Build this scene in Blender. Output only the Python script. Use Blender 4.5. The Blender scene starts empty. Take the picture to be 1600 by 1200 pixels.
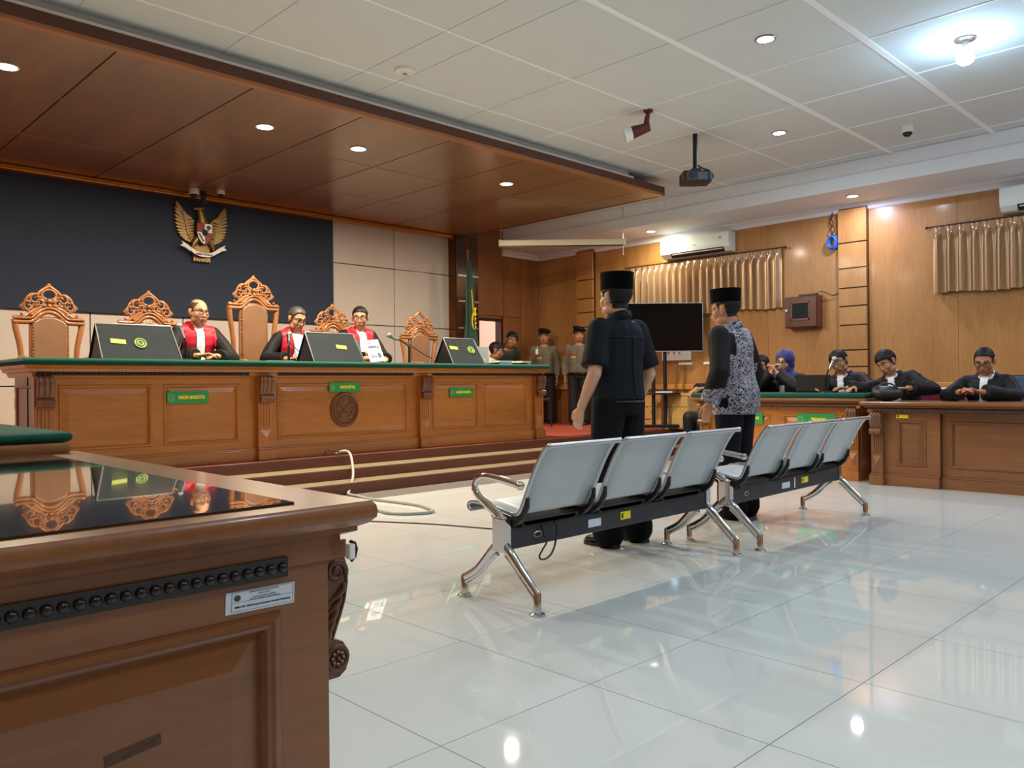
import bpy, bmesh, math, random
from mathutils import Vector, Matrix, Euler
import numpy as np
R = random.Random(7)
PI = math.pi
SC = bpy.context.scene
COL = SC.collection

# ------------------------------------------------------------------ camera, world, exposure
cam_d = bpy.data.cameras.new('camera')
cam = bpy.data.objects.new('camera', cam_d)
COL.objects.link(cam)
F_PX, PITCH, ROLL, YAW, CAM_H = 1261.4, -5.8165e-4, -9.189e-3, .79307, 1.02
cam_d.sensor_fit = 'HORIZONTAL'
cam_d.sensor_width = 36.0
cam_d.lens = 36.0 * F_PX / 1600.0
cam_d.clip_start = .05
cam_d.clip_end = 100
_r = Vector((math.sin(YAW), -math.cos(YAW), 0))
_f = Vector((math.cos(YAW), math.sin(YAW), 0))
_u = Vector((0, 0, 1))
_u2 = (_u * math.cos(PITCH) - _f * math.sin(PITCH))
_f2 = (_f * math.cos(PITCH) + _u * math.sin(PITCH))
_cr, _sr = math.cos(ROLL), math.sin(ROLL)
_cx = _r * _cr + _u2 * _sr
_cy = _u2 * _cr - _r * _sr
_m = Matrix((_cx, _cy, -_f2)).transposed().to_4x4()
_m.translation = Vector((0, 0, CAM_H))
cam.matrix_world = _m
SC.camera = cam
SC.view_settings.view_transform = 'Standard'
SC.view_settings.look = 'None'
SC.view_settings.gamma = 1
SC.view_settings.use_curve_mapping = False
SC.view_settings.exposure = 0.0
try:
    SC.cycles.max_bounces = 8
    SC.cycles.diffuse_bounces = 4
    SC.cycles.glossy_bounces = 4
    SC.cycles.transmission_bounces = 6
    SC.cycles.sample_clamp_indirect = 6.0
    SC.cycles.caustics_reflective = False
    SC.cycles.caustics_refractive = False
    SC.cycles.use_denoising = True
except Exception:
    pass
wd = bpy.data.worlds.new('world')
SC.world = wd
wd.use_nodes = True
wd.node_tree.nodes['Background'].inputs[0].default_value = (.5, .6, .75, 1)
wd.node_tree.nodes['Background'].inputs[1].default_value = .05

def area_lamp(name, loc, size, watts, col, spread=3.1, shape='DISK'):
    l = bpy.data.lights.new(name, 'AREA')
    l.shape = shape
    l.size = size
    l.energy = watts
    l.color = col
    l.spread = spread
    o = bpy.data.objects.new(name, l)
    o.location = loc
    COL.objects.link(o)
    return o
COOL = (.74, .90, 1.0)
WARM = (1.0, .84, .62)
W_CEIL, W_CANOPY, W_SOFFIT, W_BULB = 25.5, 122.0, 29.0, 20.0
CANOPY_LIGHTS = [(1.58, 7.03), (3.69, 7.03), (4.73, 7.03), (6.88, 7.05)]
CEIL_LIGHTS = [(5.84, 3.08), (8.15, 4.15)]
CEIL_LIGHTS_OFF = [(2.6, 0.9), (5.2, 0.5), (7.8, 0.2), (2.6, -1.6), (5.2, -1.8), (7.8, -1.8), (0.2, 1.6), (0.2, -1.0)]
SOFFIT_LIGHTS = [(10.27, 7.35), (10.23, 4.23), (10.23, 1.1), (10.23, -1.6)]
BULB = (6.99, 2.0)
Z_CEIL, Z_SOF, Z_CAN = 3.69, 3.35, 3.46

# ------------------------------------------------------------------ materials
def lin(c):
    c = c / 255.0
    return c / 12.92 if c <= .04045 else ((c + .055) / 1.055) ** 2.4
def rgb(r, g, b):
    return (lin(r), lin(g), lin(b), 1)
MATS = {}
def mat(name, color, rough=.5, metal=0.0, spec=.5, noise=0.0, nscale=8.0, bump=0.0, bscale=40.0, coat=0.0, emit=None, estr=0.0, sheen=0.0, stretch=None, color2=None, trans=0.0):
    if name in MATS:
        return MATS[name]
    m = bpy.data.materials.new(name)
    m.use_nodes = True
    nt = m.node_tree
    b = nt.nodes['Principled BSDF']
    b.inputs['Base Color'].default_value = color
    b.inputs['Roughness'].default_value = rough
    b.inputs['Metallic'].default_value = metal
    b.inputs['Specular IOR Level'].default_value = spec
    b.inputs['Coat Weight'].default_value = coat
    b.inputs['Coat Roughness'].default_value = .08
    b.inputs['Sheen Weight'].default_value = sheen
    b.inputs['Transmission Weight'].default_value = trans
    if emit:
        b.inputs['Emission Color'].default_value = emit
        b.inputs['Emission Strength'].default_value = estr
    if noise or bump or color2:
        tc = nt.nodes.new('ShaderNodeTexCoord')
        mp = nt.nodes.new('ShaderNodeMapping')
        nt.links.new(tc.outputs['Object'], mp.inputs['Vector'])
        if stretch:
            mp.inputs['Scale'].default_value = stretch
        if noise or color2:
            n = nt.nodes.new('ShaderNodeTexNoise')
            n.inputs['Scale'].default_value = nscale
            n.inputs['Detail'].default_value = 5
            nt.links.new(mp.outputs['Vector'], n.inputs['Vector'])
            mx = nt.nodes.new('ShaderNodeMix')
            mx.data_type = 'RGBA'
            c2 = color2 or tuple(x * (1 - noise) for x in color[:3]) + (1,)
            mx.inputs['A'].default_value = color
            mx.inputs['B'].default_value = c2
            rmp = nt.nodes.new('ShaderNodeMapRange')
            rmp.inputs['From Min'].default_value = .32
            rmp.inputs['From Max'].default_value = .68
            nt.links.new(n.outputs['Fac'], rmp.inputs['Value'])
            nt.links.new(rmp.outputs['Result'], mx.inputs['Factor'])
            nt.links.new(mx.outputs['Result'], b.inputs['Base Color'])
        if bump:
            n2 = nt.nodes.new('ShaderNodeTexNoise')
            n2.inputs['Scale'].default_value = bscale
            n2.inputs['Detail'].default_value = 4
            nt.links.new(mp.outputs['Vector'], n2.inputs['Vector'])
            bp = nt.nodes.new('ShaderNodeBump')
            bp.inputs['Strength'].default_value = bump
            bp.inputs['Distance'].default_value = .01
            nt.links.new(n2.outputs['Fac'], bp.inputs['Height'])
            nt.links.new(bp.outputs['Normal'], b.inputs['Normal'])
    MATS[name] = m
    return m

def wood(name, c1, c2, axis='z', scale=1.0, rough=.32, coat=.25, bump=.03):
    """long grain along one object axis, two tones, a faint cathedral figure"""
    if name in MATS:
        return MATS[name]
    m = bpy.data.materials.new(name)
    m.use_nodes = True
    nt = m.node_tree
    b = nt.nodes['Principled BSDF']
    tc = nt.nodes.new('ShaderNodeTexCoord')
    oi = nt.nodes.new('ShaderNodeObjectInfo')
    add = nt.nodes.new('ShaderNodeVectorMath')
    add.operation = 'MULTIPLY_ADD'
    add.inputs[1].default_value = (7, 5, 3)
    comb = nt.nodes.new('ShaderNodeCombineXYZ')
    for i in range(3):
        nt.links.new(oi.outputs['Random'], comb.inputs[i])
    nt.links.new(comb.outputs[0], add.inputs[0])
    nt.links.new(tc.outputs['Object'], add.inputs[2])
    mp = nt.nodes.new('ShaderNodeMapping')
    s = {'x': (.12, 1, 1), 'y': (1, .12, 1), 'z': (1, 1, .12)}[axis]
    mp.inputs['Scale'].default_value = tuple(k * scale for k in s)
    nt.links.new(add.outputs[0], mp.inputs['Vector'])
    n = nt.nodes.new('ShaderNodeTexNoise')
    n.inputs['Scale'].default_value = 28
    n.inputs['Detail'].default_value = 6
    n.inputs['Roughness'].default_value = .6
    n.inputs['Distortion'].default_value = .6
    nt.links.new(mp.outputs['Vector'], n.inputs['Vector'])
    n3 = nt.nodes.new('ShaderNodeTexNoise')
    n3.inputs['Scale'].default_value = 3.0
    n3.inputs['Detail'].default_value = 2
    nt.links.new(mp.outputs['Vector'], n3.inputs['Vector'])
    mad = nt.nodes.new('ShaderNodeMath')
    mad.operation = 'MULTIPLY_ADD'
    mad.inputs[1].default_value = .6
    nt.links.new(n3.outputs['Fac'], mad.inputs[0])
    hm = nt.nodes.new('ShaderNodeMath')
    hm.operation = 'MULTIPLY'
    hm.inputs[1].default_value = .55
    nt.links.new(n.outputs['Fac'], hm.inputs[0])
    nt.links.new(hm.outputs[0], mad.inputs[2])
    cr = nt.nodes.new('ShaderNodeValToRGB')
    cr.color_ramp.elements[0].position = .4
    cr.color_ramp.elements[0].color = c2
    cr.color_ramp.elements[1].position = .74
    cr.color_ramp.elements[1].color = c1
    nt.links.new(mad.outputs[0], cr.inputs['Fac'])
    nt.links.new(cr.outputs['Color'], b.inputs['Base Color'])
    b.inputs['Roughness'].default_value = rough
    b.inputs['Coat Weight'].default_value = coat
    b.inputs['Coat Roughness'].default_value = .12
    bp = nt.nodes.new('ShaderNodeBump')
    bp.inputs['Strength'].default_value = bump
    bp.inputs['Distance'].default_value = .005
    nt.links.new(n.outputs['Fac'], bp.inputs['Height'])
    nt.links.new(bp.outputs['Normal'], b.inputs['Normal'])
    MATS[name] = m
    return m

M_FLOOR = mat('floor_tile_porcelain', rgb(206, 210, 208), rough=.028, spec=.55, noise=.04, nscale=1.5)
M_GROUT = mat('grout_grey', rgb(92, 98, 100), rough=.9)
M_BORDER = mat('border_tile_grey', rgb(128, 124, 120), rough=.25, noise=.2, nscale=30)
M_CEIL = mat('ceiling_board_white', rgb(216, 222, 224), rough=.8, noise=.03, nscale=3)
M_BATTEN = mat('ceiling_batten_white', rgb(250, 252, 255), rough=.5)
M_SOFFIT = mat('soffit_paint', rgb(234, 239, 247), rough=.6)
M_WALLWOOD = wood('wall_veneer', rgb(184, 134, 78), rgb(160, 110, 60), 'z', 1.0, .34, .15)
M_WALLDARK = wood('wall_veneer_dark', rgb(150, 98, 58), rgb(124, 78, 44), 'z', 1.0, .3, .2)
M_PALEWOOD = wood('wainscot_pale', rgb(214, 176, 110), rgb(190, 150, 88), 'y', 1.0, .35, .15)
M_CANOPY = wood('canopy_veneer', rgb(142, 104, 74), rgb(118, 84, 60), 'y', .8, .3, .25)
M_FASCIA = wood('fascia_wood', rgb(96, 52, 38), rgb(76, 40, 30), 'x', 1.0, .35, .2)
M_LIP = wood('lip_wood', rgb(176, 116, 72), rgb(150, 92, 54), 'x', 1.0, .4, .1)
M_BENCH = wood('bench_teak', rgb(186, 118, 54), rgb(158, 95, 42), 'x', 1.0, .3, .3)
M_BENCHV = wood('bench_teak_upright', rgb(178, 111, 54), rgb(150, 88, 42), 'z', 1.0, .3, .3)
M_BENCHD = wood('bench_teak_dark', rgb(136, 66, 34), rgb(108, 50, 26), 'x', 1.0, .3, .3)
M_DESKR = wood('desk_mahogany', rgb(138, 88, 52), rgb(112, 69, 40), 'y', 1.0, .3, .3)
M_DESKRX = wood('desk_mahogany_cross', rgb(138, 88, 52), rgb(112, 69, 40), 'x', 1.0, .3, .3)
M_DESKRZ = wood('desk_mahogany_upright', rgb(138, 88, 52), rgb(112, 69, 40), 'z', 1.0, .3, .3)
M_CARVE = wood('carved_teak', rgb(120, 78, 50), rgb(84, 50, 32), 'z', 1.4, .38, .25)
M_CARVEBENCH = wood('carved_teak_bench', rgb(140, 84, 46), rgb(100, 56, 30), 'z', 1.4, .38, .25)
M_BEAD = mat('bead_strip_black', rgb(20, 21, 27), rough=.25, spec=.5, coat=.2)
M_STEP = wood('step_wood', rgb(112, 58, 36), rgb(84, 42, 26), 'x', 1.0, .4, .15)
M_TREAD = mat('tread_cream', rgb(126, 113, 88), rough=.45, noise=.08, nscale=10)
M_CARPET = mat('carpet_red', rgb(176, 72, 50), rough=.95, noise=.25, nscale=120, bump=.3, bscale=200)
M_FELT = mat('felt_green', rgb(10, 76, 62), rough=.85, spec=.2, sheen=.08, noise=.15, nscale=20, bump=.06, bscale=90)
M_NAVY = mat('acoustic_fabric_navy', rgb(46, 57, 75), rough=.95, noise=.12, nscale=150, bump=.2, bscale=260)
M_BEIGE = mat('beige_wall_panel', rgb(202, 194, 184), rough=.42, noise=.05, nscale=4)
M_BEIGEJ = mat('joint_chrome_dark', rgb(70, 64, 60), rough=.22, metal=.7)
M_PILLAR = wood('pillar_gloss', rgb(66, 38, 28), rgb(46, 26, 20), 'z', 1.0, .12, .6)
M_GOLDT = mat('gold_trim', rgb(206, 150, 40), rough=.18, metal=1.0)
M_CHROME = mat('chrome', rgb(214, 216, 220), rough=.09, metal=1.0)
M_STEEL = mat('silver_metal', rgb(186, 190, 194), rough=.3, metal=.9)
M_BLACKP = mat('black_plastic', rgb(22, 22, 25), rough=.35)
M_BLACKM = mat('black_metal', rgb(26, 27, 32), rough=.38, metal=.3)
M_GREYBEAM = mat('beam_powder_coat', rgb(40, 44, 54), rough=.45)
M_MESH = mat('perforated_steel_grey', rgb(172, 182, 190), rough=.42, metal=.25, noise=.06, nscale=180, bump=.12, bscale=420)
M_BLKGLASS = mat('black_glass', rgb(6, 7, 9), rough=.015, spec=.8, coat=.6)
M_SCREEN = mat('screen_black', rgb(6, 7, 12), rough=.07, spec=.3)
M_MONGLASS = mat('monitor_glass', rgb(50, 57, 60), rough=.08, spec=.6, coat=.5)
M_WHITE = mat('white_plastic', rgb(236, 238, 238), rough=.35)
M_WHITEA = mat('aircon_white', rgb(232, 240, 238), rough=.25, coat=.2)
M_PAPER = mat('paper_white', rgb(238, 240, 244), rough=.8)
M_PAPERB = mat('paper_bluish', rgb(206, 220, 236), rough=.8)
M_SIGN = mat('sign_green', rgb(36, 146, 70), rough=.4)
M_SIGNT = mat('sign_yellow', rgb(250, 222, 40), rough=.5)
M_YELLOW = mat('sticker_yellow', rgb(240, 226, 40), rough=.5)
M_LIME = mat('sticker_lime', rgb(164, 180, 62), rough=.5)
M_DKGREEN = mat('seal_dark_green', rgb(22, 84, 50), rough=.5)
M_INK = mat('ink_black', rgb(18, 18, 24), rough=.7)
M_CHAIRW = wood('throne_teak', rgb(164, 108, 62), rgb(122, 74, 42), 'z', 1.6, .32, .35)
M_LEATHER = mat('tan_leather', rgb(124, 91, 66), rough=.38, noise=.12, nscale=7, bump=.05, bscale=80)
M_STUD = mat('brass_stud', rgb(150, 100, 40), rough=.3, metal=.9)
M_CURTAIN = mat('satin_gold', rgb(196, 164, 128), rough=.27, metal=.5, spec=.7, sheen=.1, noise=.06, nscale=60)
M_RED = mat('maroon_plastic', rgb(96, 26, 36), rough=.4)
M_MAROON = mat('maroon_vinyl', rgb(120, 30, 48), rough=.45)
M_CABLEW = mat('cable_white', rgb(160, 160, 156), rough=.5, noise=.2, nscale=60)
M_BLUE = mat('cable_blue', rgb(40, 110, 220), rough=.4)
M_BRASS = mat('brass_aged', rgb(158, 128, 84), rough=.34, metal=.75, noise=.25, nscale=30)
M_BOXWOOD = wood('box_wood', rgb(104, 56, 40), rgb(78, 40, 28), 'z', 1.4, .35, .2)
M_DARKGLASS = mat('meter_glass', rgb(44, 52, 50), rough=.08, coat=.4)
M_LAMPOFF = mat('tube_cream', rgb(228, 224, 190), rough=.35)
M_LCOOL = mat('lamp_cool', (1, 1, 1, 1), emit=(.86, .93, 1, 1), estr=22)
M_LWARM = mat('lamp_warm', (1, 1, 1, 1), emit=(1, .88, .58, 1), estr=18)
M_LBLUE = mat('lamp_violet', (1, 1, 1, 1), emit=(.78, .78, 1, 1), estr=20)
M_BULB = mat('lamp_bulb', (1, 1, 1, 1), emit=(.85, .95, 1, 1), estr=28)
M_DOORLIT = mat('lit_room_wall', rgb(232, 206, 194), rough=.8)

# ------------------------------------------------------------------ mesh builder
class MB:
    def __init__(s):
        s.v, s.f, s.mi = [], [], []
    def add(s, vs, fs, mi=0, mtx=None):
        o = len(s.v)
        if mtx is not None:
            vs = [mtx @ Vector(v) for v in vs]
        s.v += [tuple(v) for v in vs]
        s.f += [tuple(i + o for i in f) for f in fs]
        s.mi += [mi] * len(fs)
        return s
    def box(s, x0, x1, y0, y1, z0, z1, mi=0, mtx=None):
        vs = [(x0, y0, z0), (x1, y0, z0), (x1, y1, z0), (x0, y1, z0), (x0, y0, z1), (x1, y0, z1), (x1, y1, z1), (x0, y1, z1)]
        fs = [(3, 2, 1, 0), (4, 5, 6, 7), (0, 1, 5, 4), (1, 2, 6, 5), (2, 3, 7, 6), (3, 0, 4, 7)]
        return s.add(vs, fs, mi, mtx)
    def prism(s, poly, a, b, axis='y', mi=0, mtx=None):
        """poly in the two other axes (in order), extruded from a to b along axis"""
        def P(p, t):
            return {'x': (t, p[0], p[1]), 'y': (p[0], t, p[1]), 'z': (p[0], p[1], t)}[axis]
        n = len(poly)
        vs = [P(p, a) for p in poly] + [P(p, b) for p in poly]
        fs = [tuple(range(n - 1, -1, -1)), tuple(range(n, 2 * n))] + [(i, (i + 1) % n, n + (i + 1) % n, n + i) for i in range(n)]
        return s.add(vs, fs, mi, mtx)
    def tube(s, pts, r, n=8, mi=0, mtx=None, closed=False, flat=1.0, up=None):
        pts = [Vector(p) for p in pts]
        m = len(pts)
        rr = r if isinstance(r, (list, tuple)) else [r] * m
        vs, fs = [], []
        prev = None
        for i, p in enumerate(pts):
            a = pts[i - 1] if (i or closed) else pts[0]
            b = pts[(i + 1) % m] if (i < m - 1 or closed) else pts[-1]
            t = (b - a)
            if t.length < 1e-9:
                t = Vector((0, 0, 1))
            t.normalize()
            if up is not None:
                nrm = Vector(up) - t * t.dot(Vector(up))
            elif prev is None:
                nrm = t.orthogonal()
            else:
                nrm = prev - t * prev.dot(t)
            if nrm.length < 1e-6:
                nrm = t.orthogonal()
            nrm.normalize()
            prev = nrm
            bn = t.cross(nrm)
            for k in range(n):
                an = 2 * PI * k / n
                vs.append(p + nrm * math.cos(an) * rr[i] * flat + bn * math.sin(an) * rr[i])
        for i in range(m - 1 + (1 if closed else 0)):
            j = (i + 1) % m
            for k in range(n):
                k2 = (k + 1) % n
                fs.append((i * n + k, i * n + k2, j * n + k2, j * n + k))
        if not closed:
            fs.append(tuple(range(n - 1, -1, -1)))
            fs.append(tuple((m - 1) * n + k for k in range(n)))
        return s.add(vs, fs, mi, mtx)
    def lathe(s, prof, n=16, mi=0, mtx=None):
        """prof: (r, z) pairs from bottom to top about the z axis"""
        vs, fs = [], []
        for r, z in prof:
            for k in range(n):
                a = 2 * PI * k / n
                vs.append((max(r, 1e-5) * math.cos(a), max(r, 1e-5) * math.sin(a), z))
        for i in range(len(prof) - 1):
            for k in range(n):
                k2 = (k + 1) % n
                fs.append((i * n + k, i * n + k2, (i + 1) * n + k2, (i + 1) * n + k))
        fs.append(tuple(range(n - 1, -1, -1)))
        fs.append(tuple((len(prof) - 1) * n + k for k in range(n)))
        return s.add(vs, fs, mi, mtx)
    def ball(s, c, r, n=10, mi=0, mtx=None):
        rx, ry, rz = r if isinstance(r, (list, tuple)) else (r, r, r)
        h = max(4, n // 2 + 1)
        vs = [(c[0], c[1], c[2] - rz)]
        fs = []
        for i in range(1, h):
            t = -PI / 2 + PI * i / h
            for k in range(n):
                a = 2 * PI * k / n
                vs.append((c[0] + rx * math.cos(t) * math.cos(a), c[1] + ry * math.cos(t) * math.sin(a), c[2] + rz * math.sin(t)))
        vs.append((c[0], c[1], c[2] + rz))
        top = len(vs) - 1
        for k in range(n):
            k2 = (k + 1) % n
            fs.append((0, 1 + k2, 1 + k))
            for i in range(h - 2):
                fs.append((1 + i * n + k, 1 + i * n + k2, 1 + (i + 1) * n + k2, 1 + (i + 1) * n + k))
            fs.append((1 + (h - 2) * n + k, 1 + (h - 2) * n + k2, top))
        return s.add(vs, fs, mi, mtx)
    def grid(s, fn, nu, nv, mi=0, mtx=None, thick=None):
        vs, fs = [], []
        for i in range(nu + 1):
            for j in range(nv + 1):
                vs.append(fn(i / nu, j / nv))
        for i in range(nu):
            for j in range(nv):
                a = i * (nv + 1) + j
                fs.append((a, a + nv + 1, a + nv + 2, a + 1))
        return s.add(vs, fs, mi, mtx)
    def mesh(s, name, mats):
        me = bpy.data.meshes.new(name)
        me.from_pydata(s.v, [], s.f)
        for m in (mats if isinstance(mats, (list, tuple)) else [mats]):
            me.materials.append(m)
        me.polygons.foreach_set('material_index', s.mi)
        me.update()
        return me
    def build(s, name, mats, parent=None, smooth=False, bevel=0, loc=None, rot=None, seg=2, recalc=True, solid=0):
        me = s.mesh(name, mats)
        if recalc:
            bm = bmesh.new()
            bm.from_mesh(me)
            bmesh.ops.recalc_face_normals(bm, faces=bm.faces)
            bm.to_mesh(me)
            bm.free()
        return place(name, me, parent, smooth, bevel, loc, rot, seg, solid)

def place(name, me, parent=None, smooth=False, bevel=0, loc=None, rot=None, seg=2, solid=0):
    o = bpy.data.objects.new(name, me)
    COL.objects.link(o)
    if smooth:
        me.polygons.foreach_set('use_smooth', [True] * len(me.polygons))
        if smooth != 'all':
            try:
                me.set_sharp_from_angle(angle=math.radians(smooth if smooth > 1 else 40))
            except Exception:
                pass
    if parent is not None:
        o.parent = parent
    if loc is not None:
        o.location = loc
    if rot is not None:
        o.rotation_euler = rot
    if solid:
        md = o.modifiers.new('solid', 'SOLIDIFY')
        md.thickness = solid
        md.offset = 0
    if bevel:
        md = o.modifiers.new('bevel', 'BEVEL')
        md.width = bevel
        md.segments = seg
        md.limit_method = 'ANGLE'
        md.angle_limit = math.radians(40)
    return o

def tag(o, label=None, cat=None, group=None, kind=None):
    if label:
        o['label'] = label
    if cat:
        o['category'] = cat
    if group:
        o['group'] = group
    if kind:
        o['kind'] = kind
    return o
def thing(name, label, cat, loc=(0, 0, 0), rz=0.0, group=None):
    o = bpy.data.objects.new(name, None)
    o.empty_display_size = .1
    COL.objects.link(o)
    o.location = loc
    o.rotation_euler = (0, 0, rz)
    return tag(o, label, cat, group)
def struct(name, mb, mats, parent=None, **k):
    o = mb.build(name, mats, parent, **k)
    if parent is None:
        o['kind'] = 'structure'
    return o
def dup(root, loc, rz, label, group=None, drop=()):
    r = root.copy()
    COL.objects.link(r)
    r.location = loc
    r.rotation_euler = (0, 0, rz)
    r['label'] = label
    if group:
        r['group'] = group
    for ch in list(root.children):
        if ch.name.split('.')[0] in drop:
            continue
        c = ch.copy()
        COL.objects.link(c)
        c.parent = r
        for g in list(ch.children):
            d = g.copy()
            COL.objects.link(d)
            d.parent = c
    return r
def put(name, me, parent, loc=(0, 0, 0), rot=(0, 0, 0)):
    o = bpy.data.objects.new(name, me)
    COL.objects.link(o)
    o.parent = parent
    o.location = loc
    o.rotation_euler = rot
    return o
def text(name, body, size, m, parent, loc, rot, extrude=.001, align='CENTER', sx=1.0, bold=0.0):
    cu = bpy.data.curves.new(name, 'FONT')
    cu.body = body
    cu.size = size
    cu.extrude = extrude
    cu.offset = bold
    cu.resolution_u = 2
    cu.align_x = align
    cu.align_y = 'CENTER'
    t = bpy.data.objects.new(name, cu)
    COL.objects.link(t)
    bpy.context.view_layer.update()
    me = bpy.data.meshes.new_from_object(t.evaluated_get(bpy.context.evaluated_depsgraph_get()))
    bpy.data.objects.remove(t)
    me.materials.clear()
    me.materials.append(m)
    o = bpy.data.objects.new(name, me)
    COL.objects.link(o)
    o.parent = parent
    o.location = loc
    o.rotation_euler = rot
    o.scale = (sx, 1, 1)
    return o
def arc(cx, cy, r, a0, a1, n=10, ry=None):
    ry = ry or r
    return [(cx + r * math.cos(a0 + (a1 - a0) * i / n), cy + ry * math.sin(a0 + (a1 - a0) * i / n)) for i in range(n + 1)]
def spiral(cx, cy, r0, r1, a0, turns, n=18):
    return [(cx + (r0 + (r1 - r0) * i / n) * math.cos(a0 + turns * 2 * PI * i / n), cy + (r0 + (r1 - r0) * i / n) * math.sin(a0 + turns * 2 * PI * i / n)) for i in range(n + 1)]
def smooth_pts(pts, sub=4):
    """Catmull-Rom through 2-D or 3-D points"""
    P = [Vector(p) for p in pts]
    out = []
    for i in range(len(P) - 1):
        a, b, c, d = P[max(i - 1, 0)], P[i], P[i + 1], P[min(i + 2, len(P) - 1)]
        for k in range(sub):
            t = k / sub
            out.append(.5 * ((2 * b) + (c - a) * t + (2 * a - 5 * b + 4 * c - d) * t * t + (3 * b - a - 3 * c + d) * t ** 3))
    out.append(P[-1])
    return out

# ================================================================== SETTING
X0, X1, Y0, Y1 = -1.6, 10.75, -3.5, 10.2
# ---- floor
struct('floor', MB().box(X0, X1, Y0, 6.45, -.08, -.004), M_GROUT)
FLOOR = bpy.data.objects['floor']
TX, TY = .6515, .6545
_cache = {}
def tile_mesh(nm, w, d, z0, z1, m):
    k = (nm, round(w, 3), round(d, 3))
    if k not in _cache:
        _cache[k] = MB().box(0, w, 0, d, z0, z1).mesh(nm, m)
    return _cache[k]
xs = [2.098 + TX * k for k in range(-6, 15)]
ys = [1.114 + TY * k for k in range(-8, 9)]
xs = [X0] + [x for x in xs if X0 + .05 < x < X1 - .05] + [X1]
ys = [Y0] + [y for y in ys if Y0 + .05 < y < 6.0] + [6.03]
G = .0016
for i in range(len(xs) - 1):
    for j in range(len(ys) - 1):
        me = tile_mesh('floor_tile', xs[i + 1] - xs[i] - 2 * G, ys[j + 1] - ys[j] - 2 * G, -.006, 0, M_FLOOR)
        put('floor_tile', me, FLOOR, (xs[i] + G, ys[j] + G, 0))
for i in range(len(xs) - 1):
    me = tile_mesh('border_tile', xs[i + 1] - xs[i] - 2 * G, .40, -.006, 0, M_BORDER)
    put('border_tile', me, FLOOR, (xs[i] + G, 6.031, 0))

# ---- platform with two steps, red carpet, judges' inner dais
pf = MB()
struct('floor_platform', MB().box(X0, X1, 7.05, Y1, -.05, .298), M_STEP)
PLAT = bpy.data.objects['floor_platform']
for a, b, z in ((6.43, 6.75, .098), (6.72, 7.06, .198)):
    MB().box(X0, X1, a, b, 0 if z < .1 else .09, z).build('riser', M_STEP, PLAT)
    MB().box(X0, X1, a + .012, b + .01, z, z + .007).build('tread', M_TREAD, PLAT)
MB().box(X0, X1, 7.03, 7.17, .20, .308).build('nosing_board', M_STEP, PLAT, bevel=.006)
MB().box(X0, X1, 7.17, Y1, .298, .312).build('carpet', M_CARPET, PLAT)
struct('floor_inner_dais', MB().box(1.95, 7.45, 7.75, Y1 - .02, .312, .60), M_STEP)
MB().box(1.95, 7.45, 7.75, Y1 - .02, .60, .612).build('carpet', M_CARPET, bpy.data.objects['floor_inner_dais'])

# ---- ceiling: boards between raised battens
struct('ceiling', MB().box(X0, X1, Y0, Y1, Z_CEIL + .012, Z_CEIL + .12), M_CEIL)
CEIL = bpy.data.objects['ceiling']
cx = [X0, -.30, .76, 1.83, 2.90, 3.95, 4.30, 5.37, 6.43, 7.47, 8.55, 9.60, 9.845]
cy = [Y0, -2.75, -1.69, -.63, .43, 1.49, 2.55, 3.605, 4.675, 5.755, 6.40]
for i in range(len(cx) - 1):
    for j in range(len(cy) - 1):
        me = tile_mesh('ceiling_board', cx[i + 1] - cx[i] - .008, cy[j + 1] - cy[j] - .008, 0, .014, M_CEIL)
        put('ceiling_board', me, CEIL, (cx[i] + .004, cy[j] + .004, Z_CEIL))
for y in cy[1:-1]:
    w = .026 if 2 < y < 4 else (.02 if y < 2 else .011)
    put('batten', tile_mesh('batten%d' % int(w * 1000), 9.845 - X0, 2 * w, -.008 if w > .015 else -.005, .004, M_BATTEN), CEIL, (X0, y - w, Z_CEIL))
for x in cx[1:-1]:
    put('batten', tile_mesh('battenc%d' % (x < 5.5), .016, 6.4 - Y0, -.005, .004, M_CEIL if x < 5.5 else M_BATTEN), CEIL, (x - .008, Y0, Z_CEIL))
struct('ceiling_over_canopy', MB().box(X0, 9.845, 6.40, Y1, Z_CEIL, Z_CEIL + .012), M_CEIL)
# dropped soffit along the right wall with a stepped white fascia and a crown strip
struct('trim_1', MB().box(9.845, X1, Y0, Y1, 3.515, Z_CEIL).box(9.822, X1, Y0, Y1, Z_SOF, 3.515), M_SOFFIT, bevel=.004)
SOF = bpy.data.objects['trim_1']
cr = [(X1, 3.35), (X1 - .075, 3.35), (X1 - .07, 3.325), (X1 - .035, 3.30), (X1 - .018, 3.262), (X1, 3.255)]
MB().prism(cr, Y0, Y1, 'y').build('crown', M_SOFFIT, SOF)
cr2 = [(Y1 - (X1 - a), b) for a, b in cr]
MB().prism(cr2, 9.82, X1, 'x').build('crown', M_SOFFIT, SOF)

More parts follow.
